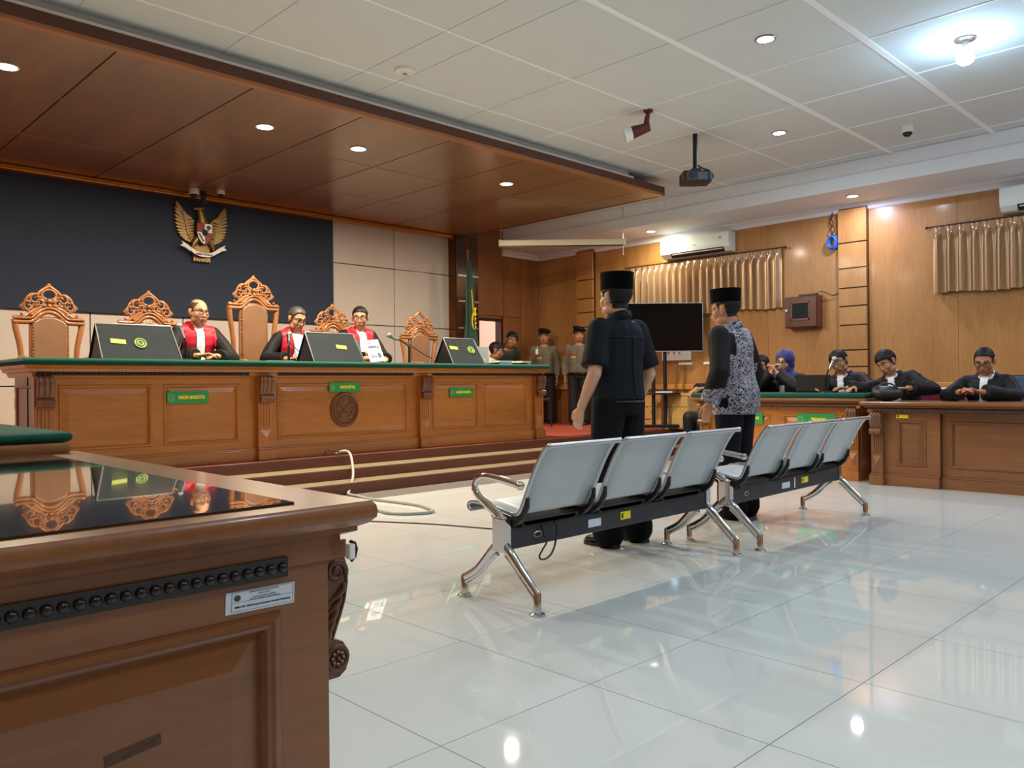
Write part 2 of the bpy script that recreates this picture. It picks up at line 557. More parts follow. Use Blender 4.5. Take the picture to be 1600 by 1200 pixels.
# ---- wooden canopy over the bench
struct('canopy', MB().box(X0, 8.84, 6.20, Y1, Z_CAN + .02, Z_CAN + .10), M_FASCIA)
CAN = bpy.data.objects['canopy']
tag(CAN, kind='structure')
jx = [X0, -1.1, -.04, 1.02, 2.085, 3.145, 4.205, 5.255, 6.315, 7.37, 8.43, 8.84]
jy = [6.185, 7.51, 8.81, Y1]
for i in range(len(jx) - 1):
    for j in range(3):
        a, b = jx[i] + .007, jx[i + 1] - .007
        put('canopy_panel', tile_mesh('canopy_panel', b - a, jy[j + 1] - jy[j] - .004, 0, .022, M_CANOPY), CAN, (a, jy[j] + .002, Z_CAN))
for y_ in (7.508, 8.808):
    MB().box(X0, 8.83, y_ - .005, y_ + .005, Z_CAN - .003, Z_CAN + .01).build('bead_line', M_LIP, CAN)
MB().box(X0, 8.86, 6.115, 6.185, Z_CAN - .004, Z_CAN + .03).build('lip', M_LIP, CAN, bevel=.006)
MB().box(X0, 8.86, 6.12, 6.15, Z_CAN + .022, 3.575).build('fascia', M_FASCIA, CAN)
MB().box(X0, 8.25, 6.155, 6.185, 3.56, 3.612).build('batten', M_BATTEN, CAN)
MB().box(X0, 8.25, 6.24, 6.27, 3.55, Z_CEIL).build('back_board', M_CEIL, CAN)
MB().box(8.83, 8.86, 6.115, Y1, Z_CAN - .004, 3.575).build('fascia', M_FASCIA, CAN)
MB().box(X0, 8.6, 10.06, Y1 - .02, 3.40, 3.455).build('cove_strip', mat('cove_lamp_reflection', rgb(196, 124, 40), rough=.22, metal=.5), CAN, bevel=.008)  # wooden trim; its gold colour paints in the warm downlight's reflection

# ---- back wall
wb = MB().box(X0, 9.25, Y1 + .02, Y1 + .16, -.05, 3.8).box(9.80, X1 + .15, Y1 + .02, Y1 + .16, -.05, 3.8).box(9.25, 9.80, Y1 + .02, Y1 + .16, 2.11, 3.8)
struct('wall_back', wb, M_BEIGEJ)
WB = bpy.data.objects['wall_back']
px_ = [X0, -1.24, -.15, .94, 2.03, 3.12, 4.21, 5.31, 6.41, 7.50, 8.61]
pz = [.31, 1.04, 1.925, 2.81, 3.42]
for i in range(len(px_) - 1):
    for j in range(4):
        if px_[i + 1] < 6.45 and j >= 2:
            continue
        put('wall_panel', tile_mesh('wall_panel%d' % j, px_[i + 1] - px_[i] - .014, .02, 0, pz[j + 1] - pz[j] - .014, M_BEIGE), WB, (px_[i] + .007, Y1, pz[j] + .007))
MB().box(X0, 6.385, Y1 - .045, Y1 + .02, 1.895, 3.42).build('fabric_board', M_NAVY, WB, bevel=.006)
MB().box(6.385, 6.405, Y1 - .02, Y1 + .02, 1.04, 3.42).build('chrome_strip', M_STEEL, WB)
# wood sheets right of the pillar
for a, b, c, d in ((9.0, 9.245, .31, 3.69), (9.245, 9.845, 2.20, 3.69), (9.245, 9.845, 2.125, 2.195), (9.81, 10.28, .31, 2.195), (9.85, 10.28, 2.20, 3.36), (10.285, X1, .31, 3.36)):
    MB().box(a, b - .004, Y1, Y1 + .02, c, d - .004).build('wood_sheet', M_WALLDARK, WB)
# doorway
dr = struct('door_1', MB().box(9.21, 9.25, Y1 - .03, Y1 + .18, .31, 2.15).box(9.76, 9.81, Y1 - .03, Y1 + .03, .31, 2.15).box(9.25, 9.76, Y1 - .03, Y1 + .03, 2.10, 2.15), wood('door_frame_dark', rgb(46, 26, 20), rgb(30, 18, 14), 'z'))
rm = MB().box(8.2, 11.2, 12.6, 12.7, 0, 3.3).box(8.1, 8.2, 10.36, 12.7, 0, 3.3).box(11.2, 11.3, 10.36, 12.7, 0, 3.3).box(8.1, 11.3, 10.36, 12.7, 3.3, 3.4).box(8.1, 11.3, 10.36, 12.7, .2, .31).box(8.1, 9.2, 10.362, 10.40, .31, 3.3).box(9.85, 11.3, 10.362, 10.40, .31, 3.3)
struct('wall_beyond_door', rm, M_DOORLIT)
area_lamp('room_light', (9.5, 11.6, 3.28), 1.0, 60, (1, .93, .86), 3.1, 'SQUARE')
# glossy pillar with chrome strips
pl = struct('trim_2', MB().box(8.60, 9.075, 10.0, Y1 + .02, .31, 3.455), M_PILLAR, bevel=.004)
for z in (2.80, 2.38, 1.94):
    MB().box(8.64, 9.077, 9.994, 10.01, z - .012, z + .012).build('chrome_strip', M_STEEL, pl)
MB().box(8.592, 8.602, 10.02, 10.18, .31, 3.45).build('side_reflection', mat('pillar_gold_reflection', rgb(120, 74, 26), rough=.12, metal=.8, noise=.5, nscale=3), pl)  # gold reflection on the glossy brown side, painted as a thin plate

# ---- right wall
struct('wall_right', MB().box(X1 + .02, X1 + .16, Y0, Y1 + .16, -.05, 3.8), M_WALLDARK)
WR = bpy.data.objects['wall_right']
for a, b in ((9.215, Y1), (7.79, 8.85), (6.73, 7.79), (5.67, 6.73), (4.61, 5.67), (3.18, 4.24), (2.12, 3.18), (1.06, 2.12), (0, 1.06), (-1.06, 0), (-2.12, -1.06), (Y0, -2.12)):
    MB().box(X1, X1 + .02, a + .0015, b - .0015, .98, 3.30).build('wood_sheet', M_WALLWOOD, WR)
for a, b in ((9.215, Y1), (6.73, 8.85), (4.61, 6.73), (2.12, 4.24), (0, 2.12), (-1.75, 0), (Y0, -1.75)):
    MB().box(X1, X1 + .02, a + .003, b - .003, .02, .905).build('wainscot_panel', M_DESKRZ, WR)
MB().box(X1 - .035, X1 + .02, Y0, Y1, .905, .985).build('dado_rail', wood('dado_wood', rgb(206, 152, 84), rgb(176, 122, 62), 'y'), WR, bevel=.006)
for n, (a, b, gs) in enumerate(((8.85, 9.215, (.985, 1.42, 1.70, 1.98, 2.23, 2.47, 2.79, 3.29)), (4.24, 4.61, (.985, 1.20, 1.42, 1.75, 2.0, 2.24, 2.5, 2.84, 3.29)), (-1.2, -.83, (.985, 1.20, 1.42, 1.75, 2.0, 2.24, 2.5, 2.84, 3.29)))):
    t = struct('trim_%d' % (n + 3), MB().box(X1 - .05, X1 + .02, a, b, .0, 3.30), wood('groove_dark', rgb(70, 40, 22), rgb(52, 30, 18), 'z'))
    for k in range(len(gs) - 1):
        MB().box(X1 - .085, X1 - .045, a, b, gs[k] + .008, gs[k + 1] - .008).build('panel', M_WALLWOOD, t, bevel=.003)
    MB().box(X1 - .085, X1 - .045, a, b, .02, .9).build('panel', M_DESKRZ, t, bevel=.003)

# ---- walls behind the camera
struct('wall_left', MB().box(X0 - .15, X0, Y0, Y1, -.05, 3.8), M_WALLWOOD)
struct('wall_near', MB().box(X0, X1, Y0 - .15, Y0, -.05, 3.8), M_WALLWOOD)

# ================================================================== LAMPS
def downlight(x, y, z, warm, label, grp, col=None, watts=30, m=None, r=.062):
    t = thing('ceiling_downlight', label, 'lamp', (x, y, z), 0, grp)
    MB().lathe([(r + .018, -.004), (r + .016, -.009), (r + .002, -.009), (r, 0.0), (r + .018, 0)], 28).build('trim_ring', M_STEEL if not warm else M_WHITE, t, smooth=True)
    MB().lathe([(0, -.0075), (r, -.0075), (r, -.002), (0, -.002)], 28).build('diffuser', m or (M_LWARM if warm else M_LCOOL), t)
    area_lamp('downlight_glow', (x, y, z - .012), r * 1.9, watts, col or (WARM if warm else COOL))
    return t
cl = ['warm recessed downlight cut by the left edge of the photo, in the wooden canopy', 'warm recessed downlight in the canopy, right of the dark joint above the eagle', 'warm recessed downlight in the canopy, third from the left', 'warm recessed downlight nearest the right end of the canopy']
for (x, y), l in zip(CANOPY_LIGHTS, cl):
    downlight(x, y, Z_CAN, True, l, 'warm canopy downlights', watts=W_CANOPY, r=.07)
for (x, y), l in zip(CEIL_LIGHTS, ['white recessed downlight high in the white ceiling, left of the bare bulb', 'white recessed downlight in the white ceiling right of the projector pole']):
    downlight(x, y, Z_CEIL, False, l, 'white ceiling downlights', watts=W_CEIL)
OFFL = ['ceiling downlight outside the photo, %s' % q for q in ('over the open floor left of centre', 'over the open floor at centre', 'over the open floor at the right wall', 'behind the camera at the left', 'behind the camera at the middle', 'behind the camera at the right', 'over the near left desk', 'behind the near left desk')]
for (x, y), l in zip(CEIL_LIGHTS_OFF, OFFL):
    downlight(x, y, Z_CEIL, False, l, 'ceiling downlights behind the camera', watts=W_CEIL)
sl = ['white recessed downlight in the soffit above the closer-to-corner air conditioner', 'violet-white recessed downlight in the soffit above the grooved wall pilaster', 'soffit downlight just outside the right edge of the photo', 'soffit downlight farthest outside the right edge of the photo']
for k, ((x, y), l) in enumerate(zip(SOFFIT_LIGHTS, sl)):
    downlight(x, y, Z_SOF, False, l, 'soffit downlights', col=(1, .93, .70) if k == 0 else (.72, .74, 1.0), watts=W_SOFFIT, m=M_LCOOL if k == 0 else M_LBLUE)
t = thing('light_bulb', 'bright bare white bulb hanging in a holder from the white ceiling', 'bulb', (BULB[0], BULB[1], Z_CEIL))
MB().lathe([(.0, -.004), (.075, -.004), (.075, -.014), (.03, -.02), (.03, -.035), (.0, -.035)], 24).build('rose', M_STEEL, t, smooth=True)
MB().lathe([(0, -.035), (.02, -.035), (.022, -.07), (.028, -.085), (0, -.085)], 16).build('holder', M_WHITE, t, smooth=True)
MB().lathe([(0, -.20), (.035, -.198), (.058, -.18), (.066, -.155), (.062, -.125), (.045, -.10), (.03, -.085), (0, -.085)], 20).build('globe', M_BULB, t, smooth='all')
bl = bpy.data.lights.new('bulb_glow', 'POINT')
bl.energy = W_BULB
bl.color = (.40, .72, 1.0)
bl.shadow_soft_size = .06
bo = bpy.data.objects.new('bulb_glow', bl)
bo.location = (BULB[0], BULB[1], Z_CEIL - .26)
COL.objects.link(bo)

# ================================================================== DESKS
def rect_loft(mb, x0, x1, z0, z1, prof, y=0.0, mi=0, sgn=1, mtx=None):
    """nested rectangles in the xz plane: prof = (inset, depth) with +depth going back (+y)"""
    vs, fs = [], []
    for ins, d in prof:
        vs += [(x0 + ins, y + sgn * d, z0 + ins), (x1 - ins, y + sgn * d, z0 + ins), (x1 - ins, y + sgn * d, z1 - ins), (x0 + ins, y + sgn * d, z1 - ins)]
    n = len(prof)
    for i in range(n - 1):
        for k in range(4):
            k2 = (k + 1) % 4
            fs.append((i * 4 + k, i * 4 + k2, i * 4 + 4 + k2, i * 4 + 4 + k))
    fs.append(tuple((n - 1) * 4 + k for k in range(4)))
    return mb.add(vs, fs, mi, mtx)
PANEL = [(0, .02), (0, -.004), (.006, -.010), (.016, -.010), (.024, -.002), (.030, .012), (.034, .014), (.075, .004)]
PANELBIG = [(0, .02), (0, -.004), (.004, -.009), (.014, -.011), (.020, -.006), (.026, -.004), (.032, .006), (.036, .014), (.085, .004)]
def corbel(mb, xc, w, h, d, ztop, y0, mi=0, carved=True):
    """S-scroll bracket: sticks out along -y from y0, width w about xc, hanging h below ztop"""
    P = [(0, 0), (.66, 0), (.88, -.04), (1, -.13), (1, -.25), (.92, -.38), (.76, -.50), (.58, -.61), (.46, -.69), (.56, -.695), (.80, -.72), (.98, -.79), (1.02, -.87), (.92, -.955), (.66, -1.0), (0, -1.0)]
    poly = [(y0 - a * d, ztop + b * h) for a, b in P]
    mb.prism(poly, xc - w / 2, xc + w / 2, 'x', mi)
    if not carved:
        return
    for s in (-1, 1):
        x = xc + s * w / 2
        e = .10 * d
        sp = spiral(0, 0, .36 * d, .06 * d, -.4, 1.7, 26)
        mb.tube([(x, y0 - .58 * d - a, ztop - .155 * h + b) for a, b in sp], [e * (1 - .4 * i / 26) for i in range(27)], 8, mi)
        mb.ball((x, y0 - .58 * d, ztop - .155 * h), (.006, .10 * d, .10 * d), 8, mi)
        rs = arc(0, 0, .37 * d, 0, 2 * PI, 16)
        mb.tube([(x, y0 - .60 * d - a, ztop - .845 * h + b) for a, b in rs[:-1]], .075 * d, 8, mi, closed=True)
        for k in range(8):
            a = 2 * PI * k / 8
            mb.ball((x + s * .001, y0 - .60 * d - .19 * d * math.cos(a), ztop - .845 * h + .19 * d * math.sin(a)), (.006, .085 * d, .085 * d), 8, mi)
        mb.ball((x + s * .003, y0 - .60 * d, ztop - .845 * h), (.007, .08 * d, .08 * d), 8, mi)
        # overlapping acanthus leaves down the waist and an edge bead along the S
        for k in range(5):
            z = .30 + .085 * k
            o = .86 - .13 * k
            mb.tube(smooth_pts([(x, y0 - d * (o - .62 + .10 * k), ztop - h * (z + .10)), (x + s * .002, y0 - d * (o - .32 + .05 * k), ztop - h * (z + .055)), (x + s * .002, y0 - d * (o - .06), ztop - h * z), (x, y0 - d * o, ztop - h * (z - .05))], 3), [.05 * d, .06 * d, .07 * d, .085 * d, .095 * d, .10 * d, .10 * d, .09 * d, .07 * d, .04 * d], 8, mi)
        mb.tube([(x, y0 - d * (a - .05), ztop + b * h) for a, b in P[3:9]], .055 * d, 8, mi)
    for k in range(3):
        x = xc + (k - 1) * w * .3
        pts = [(x, y0 - a * d, ztop + b * h) for a, b in P[1:8]]
        mb.tube(pts, w * .085, 6, mi)
    for k in range(5):
        mb.ball((xc + (k - 2) * w * .2, y0 - d * 1.0, ztop - .88 * h), (w * .08, .006, h * .07), 6, mi)
def nosing(L, D, h, ov, round_=False, t=.075):
    """worktop with a moulded edge on every side: loft of rectangles"""
    prof = [(ov * .30, h - t), (ov * .30, h - t + .012), (ov * .62, h - t + .02), (ov * .62, h - t + .028), (ov * .82, h - t + .034), (ov * .98, h - t + .045), (ov, h - .02), (ov * .97, h - .008), (ov * .88, h)]
    return rim(L, D, prof)
def rim(L, D, prof, mi=0):
    mb = MB()
    vs, fs = [], []
    for o, z in prof:
        vs += [(-o, -o, z), (L + o, -o, z), (L + o, D + o, z), (-o, D + o, z)]
    n = len(prof)
    fs.append((3, 2, 1, 0))
    for i in range(n - 1):
        for k in range(4):
            k2 = (k + 1) % 4
            fs.append((i * 4 + k, i * 4 + k2, i * 4 + 4 + k2, i * 4 + 4 + k))
    fs.append(tuple((n - 1) * 4 + k for k in range(4)))
    return mb.add(vs, fs, mi)
def pilaster(t, xc, w, h0, h1, y0, m, mc, ch, proud=.055, base=.115):
    """upright with flutes, diamond block, plinth block and a carved scroll bracket above"""
    mb = MB()
    mb.box(xc - w / 2, xc + w / 2, y0 - proud, y0 + .03, h0 + base, h1)
    zf0, zf1 = h0 + base + .20, h1 - ch - .012
    for k in range(4):
        x = xc + (k - 1.5) * w * .19
        mb.box(x - w * .06, x + w * .06, y0 - proud - .007, y0 - proud, zf0, zf1)
    zb = h0 + base + .10
    r = w * .36
    mb.add([(xc - r, y0 - proud, zb - .07), (xc + r, y0 - proud, zb - .07), (xc + r, y0 - proud, zb + .07), (xc - r, y0 - proud, zb + .07), (xc, y0 - proud - .022, zb)], [(0, 1, 4), (1, 2, 4), (2, 3, 4), (3, 0, 4)])
    p = mb.build('pilaster', m, t, bevel=.003)
    mb = MB().box(xc - w / 2 - .012, xc + w / 2 + .012, y0 - proud - .03, y0 + .02, h0, h0 + base - .018)
    mb.box(xc - w / 2 - .006, xc + w / 2 + .006, y0 - proud - .018, y0 + .02, h0 + base - .018, h0 + base)
    mb.build('plinth_block', m, p, bevel=.004)
    cb = MB()
    corbel(cb, xc, w * .92, ch, .06, h1, y0 - proud)
    cb.build('carved_bracket', mc, p, smooth=35)
    return p
def bead_row(t, x0, x1, y, z, h, step, single=False, m=M_BEAD):
    st = MB().box(x0, x1, y - .004, y + .004, z - h / 2, z + h / 2).build('bead_strip', m, t)
    n = int((x1 - x0) / step)
    if single:
        me = MB().ball((0, 0, 0), (step * .42, step * .34, step * .42), 14).mesh('bead', m)
        me.polygons.foreach_set('use_smooth', [True] * len(me.polygons))
        for k in range(n):
            put('bead', me, st, (x1 - step * (k + .5), y - .005, z))
    else:
        mb = MB()
        for k in range(n):
            x = x0 + (k + .5) * (x1 - x0) / n
            mb.ball((x, y - .005, z), (step * .36, step * .3, h * .34), 6)
        b = mb.build('beads', m, st, smooth='all', recalc=False)
        b['kind'] = 'stuff'
    return st
def felt(t, x0, x1, y0, y1, z0, z1):
    r = .022
    a = (z1 - z0) / 2
    prof = []
    for k in range(9):
        an = -PI / 2 + PI * k / 8
        prof.append((math.cos(an) * r - r, (z0 + z1) / 2 + a * math.sin(an)))
    mb = rim(x1 - x0, y1 - y0, prof)
    return mb.build('felt_top', M_FELT, t, loc=(x0, y0, 0), smooth=60)

# ---- the judges' bench
jb = thing('judges_bench', 'long carved teak judges bench with green felt top on the stepped platform', 'bench desk', (1.80, 7.22, .31))
BL, BD = 5.80, .62
MB().box(0, BL, .03, .24, .0, .80).box(0, .03, .2, BD, 0, .80).box(BL - .03, BL, .2, BD, 0, .80).build('carcass', M_BENCHD, jb)
fr = MB()
pil = [(.015, .14), (1.94, .15), (3.885, .15), (5.745, .15)]
pan = [(.165, .90), (1.0, 1.70), (2.09, 3.68), (4.03, 4.74), (4.84, 5.57)]
zp0, zp1, ztop = .19, .73, .80
fr.box(0, BL, 0, .03, .10, zp0).box(0, BL, 0, .03, zp1, ztop)
ex = [0] + [v for p in pan for v in p] + [BL]
for k in range(0, len(ex), 2):
    fr.box(ex[k], ex[k + 1], 0, .03, zp0, zp1)
fr.build('frame', M_BENCH, jb)
for k, (a, b) in enumerate(pan):
    mb = MB()
    rect_loft(mb, a, b, zp0, zp1, PANEL)
    mb.build('panel', M_BENCH, jb)
MB().box(-.005, BL + .005, -.035, .02, 0, .10).box(-.003, BL + .003, -.025, .02, .10, .115).build('plinth', M_BENCH, jb, bevel=.004)
for x, w in pil:
    pilaster(jb, x + .03 if x < .1 else x, w, 0, ztop, 0, M_BENCHV, M_CARVEBENCH, .25, proud=.06)
cor = [(.02, .795), (.03, .81), (.035, .83), (.06, .84), (.065, .862), (.085, .87), (.10, .885), (.10, .892)]
rim(BL, BD + .08, cor).build('cornice', M_BENCH, jb)
for a, b in ((.0, 1.78), (2.08, 3.72), (4.0, 5.8)):
    bead_row(jb, a, b, -.052, .825, .034, .030)
felt(jb, -.12, BL + .06, -.15, BD + .14, .892, .948)
# end facing the left desks
mb = MB()
rect_loft(mb, -.55, -.08, .19, .73, PANEL)
mb.build('end_panel', M_BENCHD, jb, loc=(0, 0, 0), rot=(0, 0, -PI / 2))
MB().box(-.004, 0, .05, .085, .74, .775).build('label', M_PAPER, jb)
# carved seal of the centre panel
sx, sz, rx, rz = 2.855, .455, .155, .165
sl_ = MB()
sl_.lathe([(0, 0), (1, 0), (1, .02), (0, .02)], 40, mtx=Matrix.Translation((sx, .012, sz)) @ Matrix.Rotation(PI / 2, 4, 'X') @ Matrix.Diagonal((rx, rz, 1, 1)))
for k, rr in ((1.0, .014), (.84, .008)):
    sl_.tube([(sx + a * rx * k, -.010, sz + b * rz * k) for a, b in arc(0, 0, 1, 0, 2 * PI, 36)[:-1]], rr, 8, closed=True)
for s in (-1, 1):
    for k in range(6):
        a = -PI * .30 + k * PI * .15
        cxx, czz = sx + s * math.cos(a) * rx * .58, sz + math.sin(a) * rz * .60
        sl_.tube([(cxx, -.010, czz), (cxx + s * .012, -.014, czz + .018), (cxx - s * .004, -.010, czz + .034)], [.004, .011, .003], 6)
    sl_.tube([(sx - s * .075, -.012, sz + .075), (sx, -.016, sz + .01), (sx + s * .06, -.012, sz - .06)], .008, 6)
    sl_.tube([(sx, -.012, sz - .085), (sx + s * .05, -.014, sz - .075), (sx + s * .085, -.012, sz - .10)], .012, 6)
sl_.ball((sx, -.010, sz - .055), (.05, .012, .026), 10)
sl_.ball((sx, -.010, sz + .11), (.02, .01, .018), 8)
sl_.build('carved_seal', M_CARVEBENCH, jb, smooth=45)

def name_sign(label, body, w, h, loc, rz, tsize, group='green name plates'):
    t = thing('name_sign', label, 'sign', loc, rz, group)
    MB().box(-w / 2, w / 2, -.006, 0, 0, h).build('plate', M_SIGN, t, bevel=.0015)
    text('lettering', body, tsize, M_SIGNT, t, (.03 if w < .5 else .05, -.0075, h * .5), (PI / 2, 0, 0), .001, bold=.0022, sx=.68)
    mb = MB()
    mb.tube([(-w * .41 + a, -.007, h * .5 + b) for a, b in arc(0, 0, h * .27, 0, 2 * PI, 20)[:-1]], .0022, 5, closed=True)
    mb.tube([(-w * .41 + a, -.007, h * .5 + b) for a, b in arc(0, 0, h * .13, 0, 2 * PI, 12)[:-1]], .002, 5, closed=True)
    mb.build('seal_ring', mat('sign_pale_green', rgb(150, 205, 150), rough=.5), t)
    return t
name_sign('green plate reading HAKIM ANGGOTA below the left black display', 'HAKIM ANGGOTA', .375, .108, (3.015, 7.209, .868), 0, .042)
name_sign('green plate reading HAKIM KETUA above the carved seal of the bench', 'HAKIM KETUA', .37, .10, (4.655, 7.208, .948), 0, .042)
name_sign('green plate reading HAKIM ANGGOTA on the right section of the bench', 'HAKIM ANGGOTA', .36, .102, (6.26, 7.209, .872), 0, .040)

# ---- side desks
def desk(name, label, loc, rz, L, D, H, pils, pans, m, mz, mt, cloth, glass, step, fh=.25, group=None, bracket_m=M_CARVE, ov=.06, base=.115, fth=.05, ptop=.105, proud=.05, fro=.062):
    t = thing(name, label, 'desk', loc, rz, group)
    yf = max(.02, max(q[2] for q in pans) + .028)
    if glass:
        MB().box(.012, L, yf, D, 0, H - .07).build('carcass', m, t)
    else:
        MB().box(0, L, yf, .22, 0, H - .07).box(0, .03, .22, D, 0, H - .07).box(L - .03, L, .22, D, 0, H - .07).build('carcass', m, t)
    for a, b, y in pans:
        mb = MB()
        MBf = MB()
        za, zb = base + .08, H - .18
        pi0, pi1 = a + .07, b - .07
        if b - a < .6:
            pi0, pi1 = a + .12, b - .12
        MBf.box(a, b, y, y + .03, base - .02, za).box(a, b, y, y + .03, zb, H - .08).box(a, pi0, y, y + .03, za, zb).box(pi1, b, y, y + .03, za, zb)
        MBf.build('frame', m, t)
        rect_loft(mb, pi0, pi1, za, zb, PANEL, y)
        mb.build('panel', m, t)
        MB().box(a, b, y - .03, y + .03, 0, base - .018).box(a, b, y - .02, y + .03, base - .018, base).build('plinth', m, t, bevel=.003)
    for x, w in pils:
        pilaster(t, x, w, 0, H - ptop, 0, mz, bracket_m, fh * .86, proud=proud, base=base)
    fz = H - .105
    # frieze
    MB().box(-.019, L + .019, -fro, D + .012, fz, H - .072).build('frieze', m, t)
    top = nosing(L, D, H, ov + .03)
    top.build('worktop', mt, t, smooth=30)
    if cloth:
        felt(t, -.08, L + .08, -.10, D + .08, H, H + fth)
    return t
d_r = desk('prosecutor_desk', 'brown desk with bare wood top at the right edge, man with clasped hands behind it', (8.10, 3.18, 0), -PI / 2, 2.35, .62, .81,
           [(.065, .11)], [(.12, .62, .0), (.62, 2.35, .05)], M_DESKRX, M_DESKRZ, M_DESKRX, False, False, .03)
bead_row(d_r, .03, 2.33, -.066, .722, .028, .03, m=mat('bead_strip_dark', rgb(64, 44, 38), rough=.35))
MB().box(.235, .345, -.012, -.003, .655, .688).build('yellow_tag', M_YELLOW, d_r)
MB().lathe([(0, 0), (.009, 0), (.009, .002), (0, .002)], 14, mtx=Matrix.Translation((.252, -.012, .672)) @ Matrix.Rotation(PI / 2, 4, 'X')).build('tag_seal', M_INK, d_r)
d_d = desk('defence_desk', 'green felt topped desk at the right where the lawyers in black robes sit', (8.27, 5.22, 0), -PI / 2, 1.86, .62, .84,
           [(.065, .11), (1.80, .11)], [(.12, .95, .0), (.95, 1.75, .0)], M_BENCH, M_BENCHV, M_DESKRX, True, False, .03)
bead_row(d_d, .03, 1.84, -.066, .75, .028, .03, m=mat('bead_strip_dark', rgb(64, 44, 38), rough=.35))
name_sign('green plate on the felt topped desk, half hidden by the man in batik', 'PENASEHAT HUKUM', .40, .13, (8.262, 4.63, .545), -PI / 2, .04)
name_sign('green plate on the felt topped desk behind the right steel bench backs', 'TERDAKWA', .42, .13, (8.262, 3.82, .545), -PI / 2, .045)
# ---- near left row: bare desk with black glass, then a felt topped desk
d_n = desk('clerk_desk', 'large brown desk with black glass top in the lower left corner', (.786, 1.29, 0), PI / 2, 1.57, .92, .81,
           [(.075, .10), (1.47, .10)], [(.13, 1.42, .0)], M_DESKRX, M_DESKRZ, M_DESKRX, False, True, .03, proud=.008, fh=.275, ov=.040, fro=.034)
MB().box(-.002, 1.555, .060, .86, .8095, .8145).build('black_glass', M_BLKGLASS, d_n, bevel=.001)
# its end face (towards the camera): local -x side
ep = Matrix.Rotation(-PI / 2, 4, 'Z')
mb = MB()
rect_loft(mb, -.80, -.096, .10, .632, PANELBIG)
e1 = mb.build('end_panel', M_DESKRX, d_n, rot=(0, 0, -PI / 2), loc=(-.012, 0, 0))
ef = MB().box(-.92, -.80, 0, .02, 0, .703).box(-.096, 0, 0, .02, 0, .703).box(-.80, -.096, 0, .02, .632, .703).box(-.80, -.096, 0, .02, 0, .10)
ef.build('end_frame', M_DESKRX, d_n, rot=(0, 0, -PI / 2), loc=(-.012, 0, 0))
hold = bead_row(d_n, -.905, -.087, -.0, 0, .034, .0213, single=True)
hold.rotation_euler = (0, 0, -PI / 2)
hold.location = (-.022, 0, .7085)
MB().box(-.042, .042, -.0003, 0, -.009, .009).build('scuff', mat('scuff_dark', rgb(96, 62, 40), rough=.6, color2=rgb(62, 44, 34), nscale=60, stretch=(1, 1, 3)), e1, loc=(-.339, .0038, .468), rot=(0, -.12, 0))
# inventory label
lb = thing('inventory_label', 'white printed inventory sticker below the black bead strip', 'label', (.655, 1.2765, .660), 0)
lb.scale = (1.25, 1, .80)
LW, LH = .100, .0455
LR = .025
def lp(mb, nm, m):
    return mb.build(nm, m, lb, rot=(0, LR, 0))
lp(MB().box(-LW / 2, LW / 2, 0, .0008, -LH / 2, LH / 2), 'paper', M_PAPERB)
fr_ = MB()
for a, b, c, d in ((-.042, .048, .0205, .0210), (-.042, .048, -.0190, -.0185), (-.042, -.0415, -.019, .021), (.0475, .048, -.019, .021), (-.042, .048, -.0005, .0)):
    fr_.box(a, b, -.0003, .0002, c, d)
lp(fr_, 'border', M_INK)
lp(MB().lathe([(0, 0), (.0048, 0), (.0048, .0004), (0, .0004)], 18, mtx=Matrix.Translation((-.034, 0, .0085)) @ Matrix.Rotation(PI / 2, 4, 'X') @ Matrix.Diagonal((1, 1.35, 1, 1))), 'seal', M_DKGREEN)
for body, sz, z, x, bd in (('LABEL SENSUS BARANG BMN', .0042, .0172, .005, 0.0), ('TAHUN 2017', .0042, .0118, .005, 0), ('Kode dan Nama UAKPB', .0042, .0062, .005, 0), ('Kantor Pengadilan Negeri Bandung', .0040, .0022, .006, 0), ('BMN INI TELAH DILAKUKAN INVENTARISASI', .0052, -.0105, .003, .00015)):
    tx = text('print', body, sz, M_INK, lb, (x, -.0006, z), (PI / 2, LR, 0), .0001, bold=bd, sx=.78)
d_g = desk('witness_desk', 'felt topped desk beyond the black glass desk at the left edge', (.725, 2.96, 0), PI / 2, 1.9, .70, .842,
           [(.075, .11), (1.80, .11)], [(.13, .95, .0), (.95, 1.74, .0)], M_DESKRX, M_DESKRZ, M_DESKRX, True, False, .03, fth=.036)
# small white and black cable clip on the near desk's edge
t = thing('cable_clip', 'small white clip with black loop on the near desk edge', 'clip', (.806, 1.245, .722))
MB().box(0, .013, -.008, .008, -.016, .012).build('clip', M_WHITE, t, bevel=.003)
MB().tube([(.006, 0, .016), (.016, 0, .012), (.020, 0, 0), (.016, 0, -.014), (.008, 0, -.02)], .003, 6).build('loop', M_BLACKP, t, smooth='all')

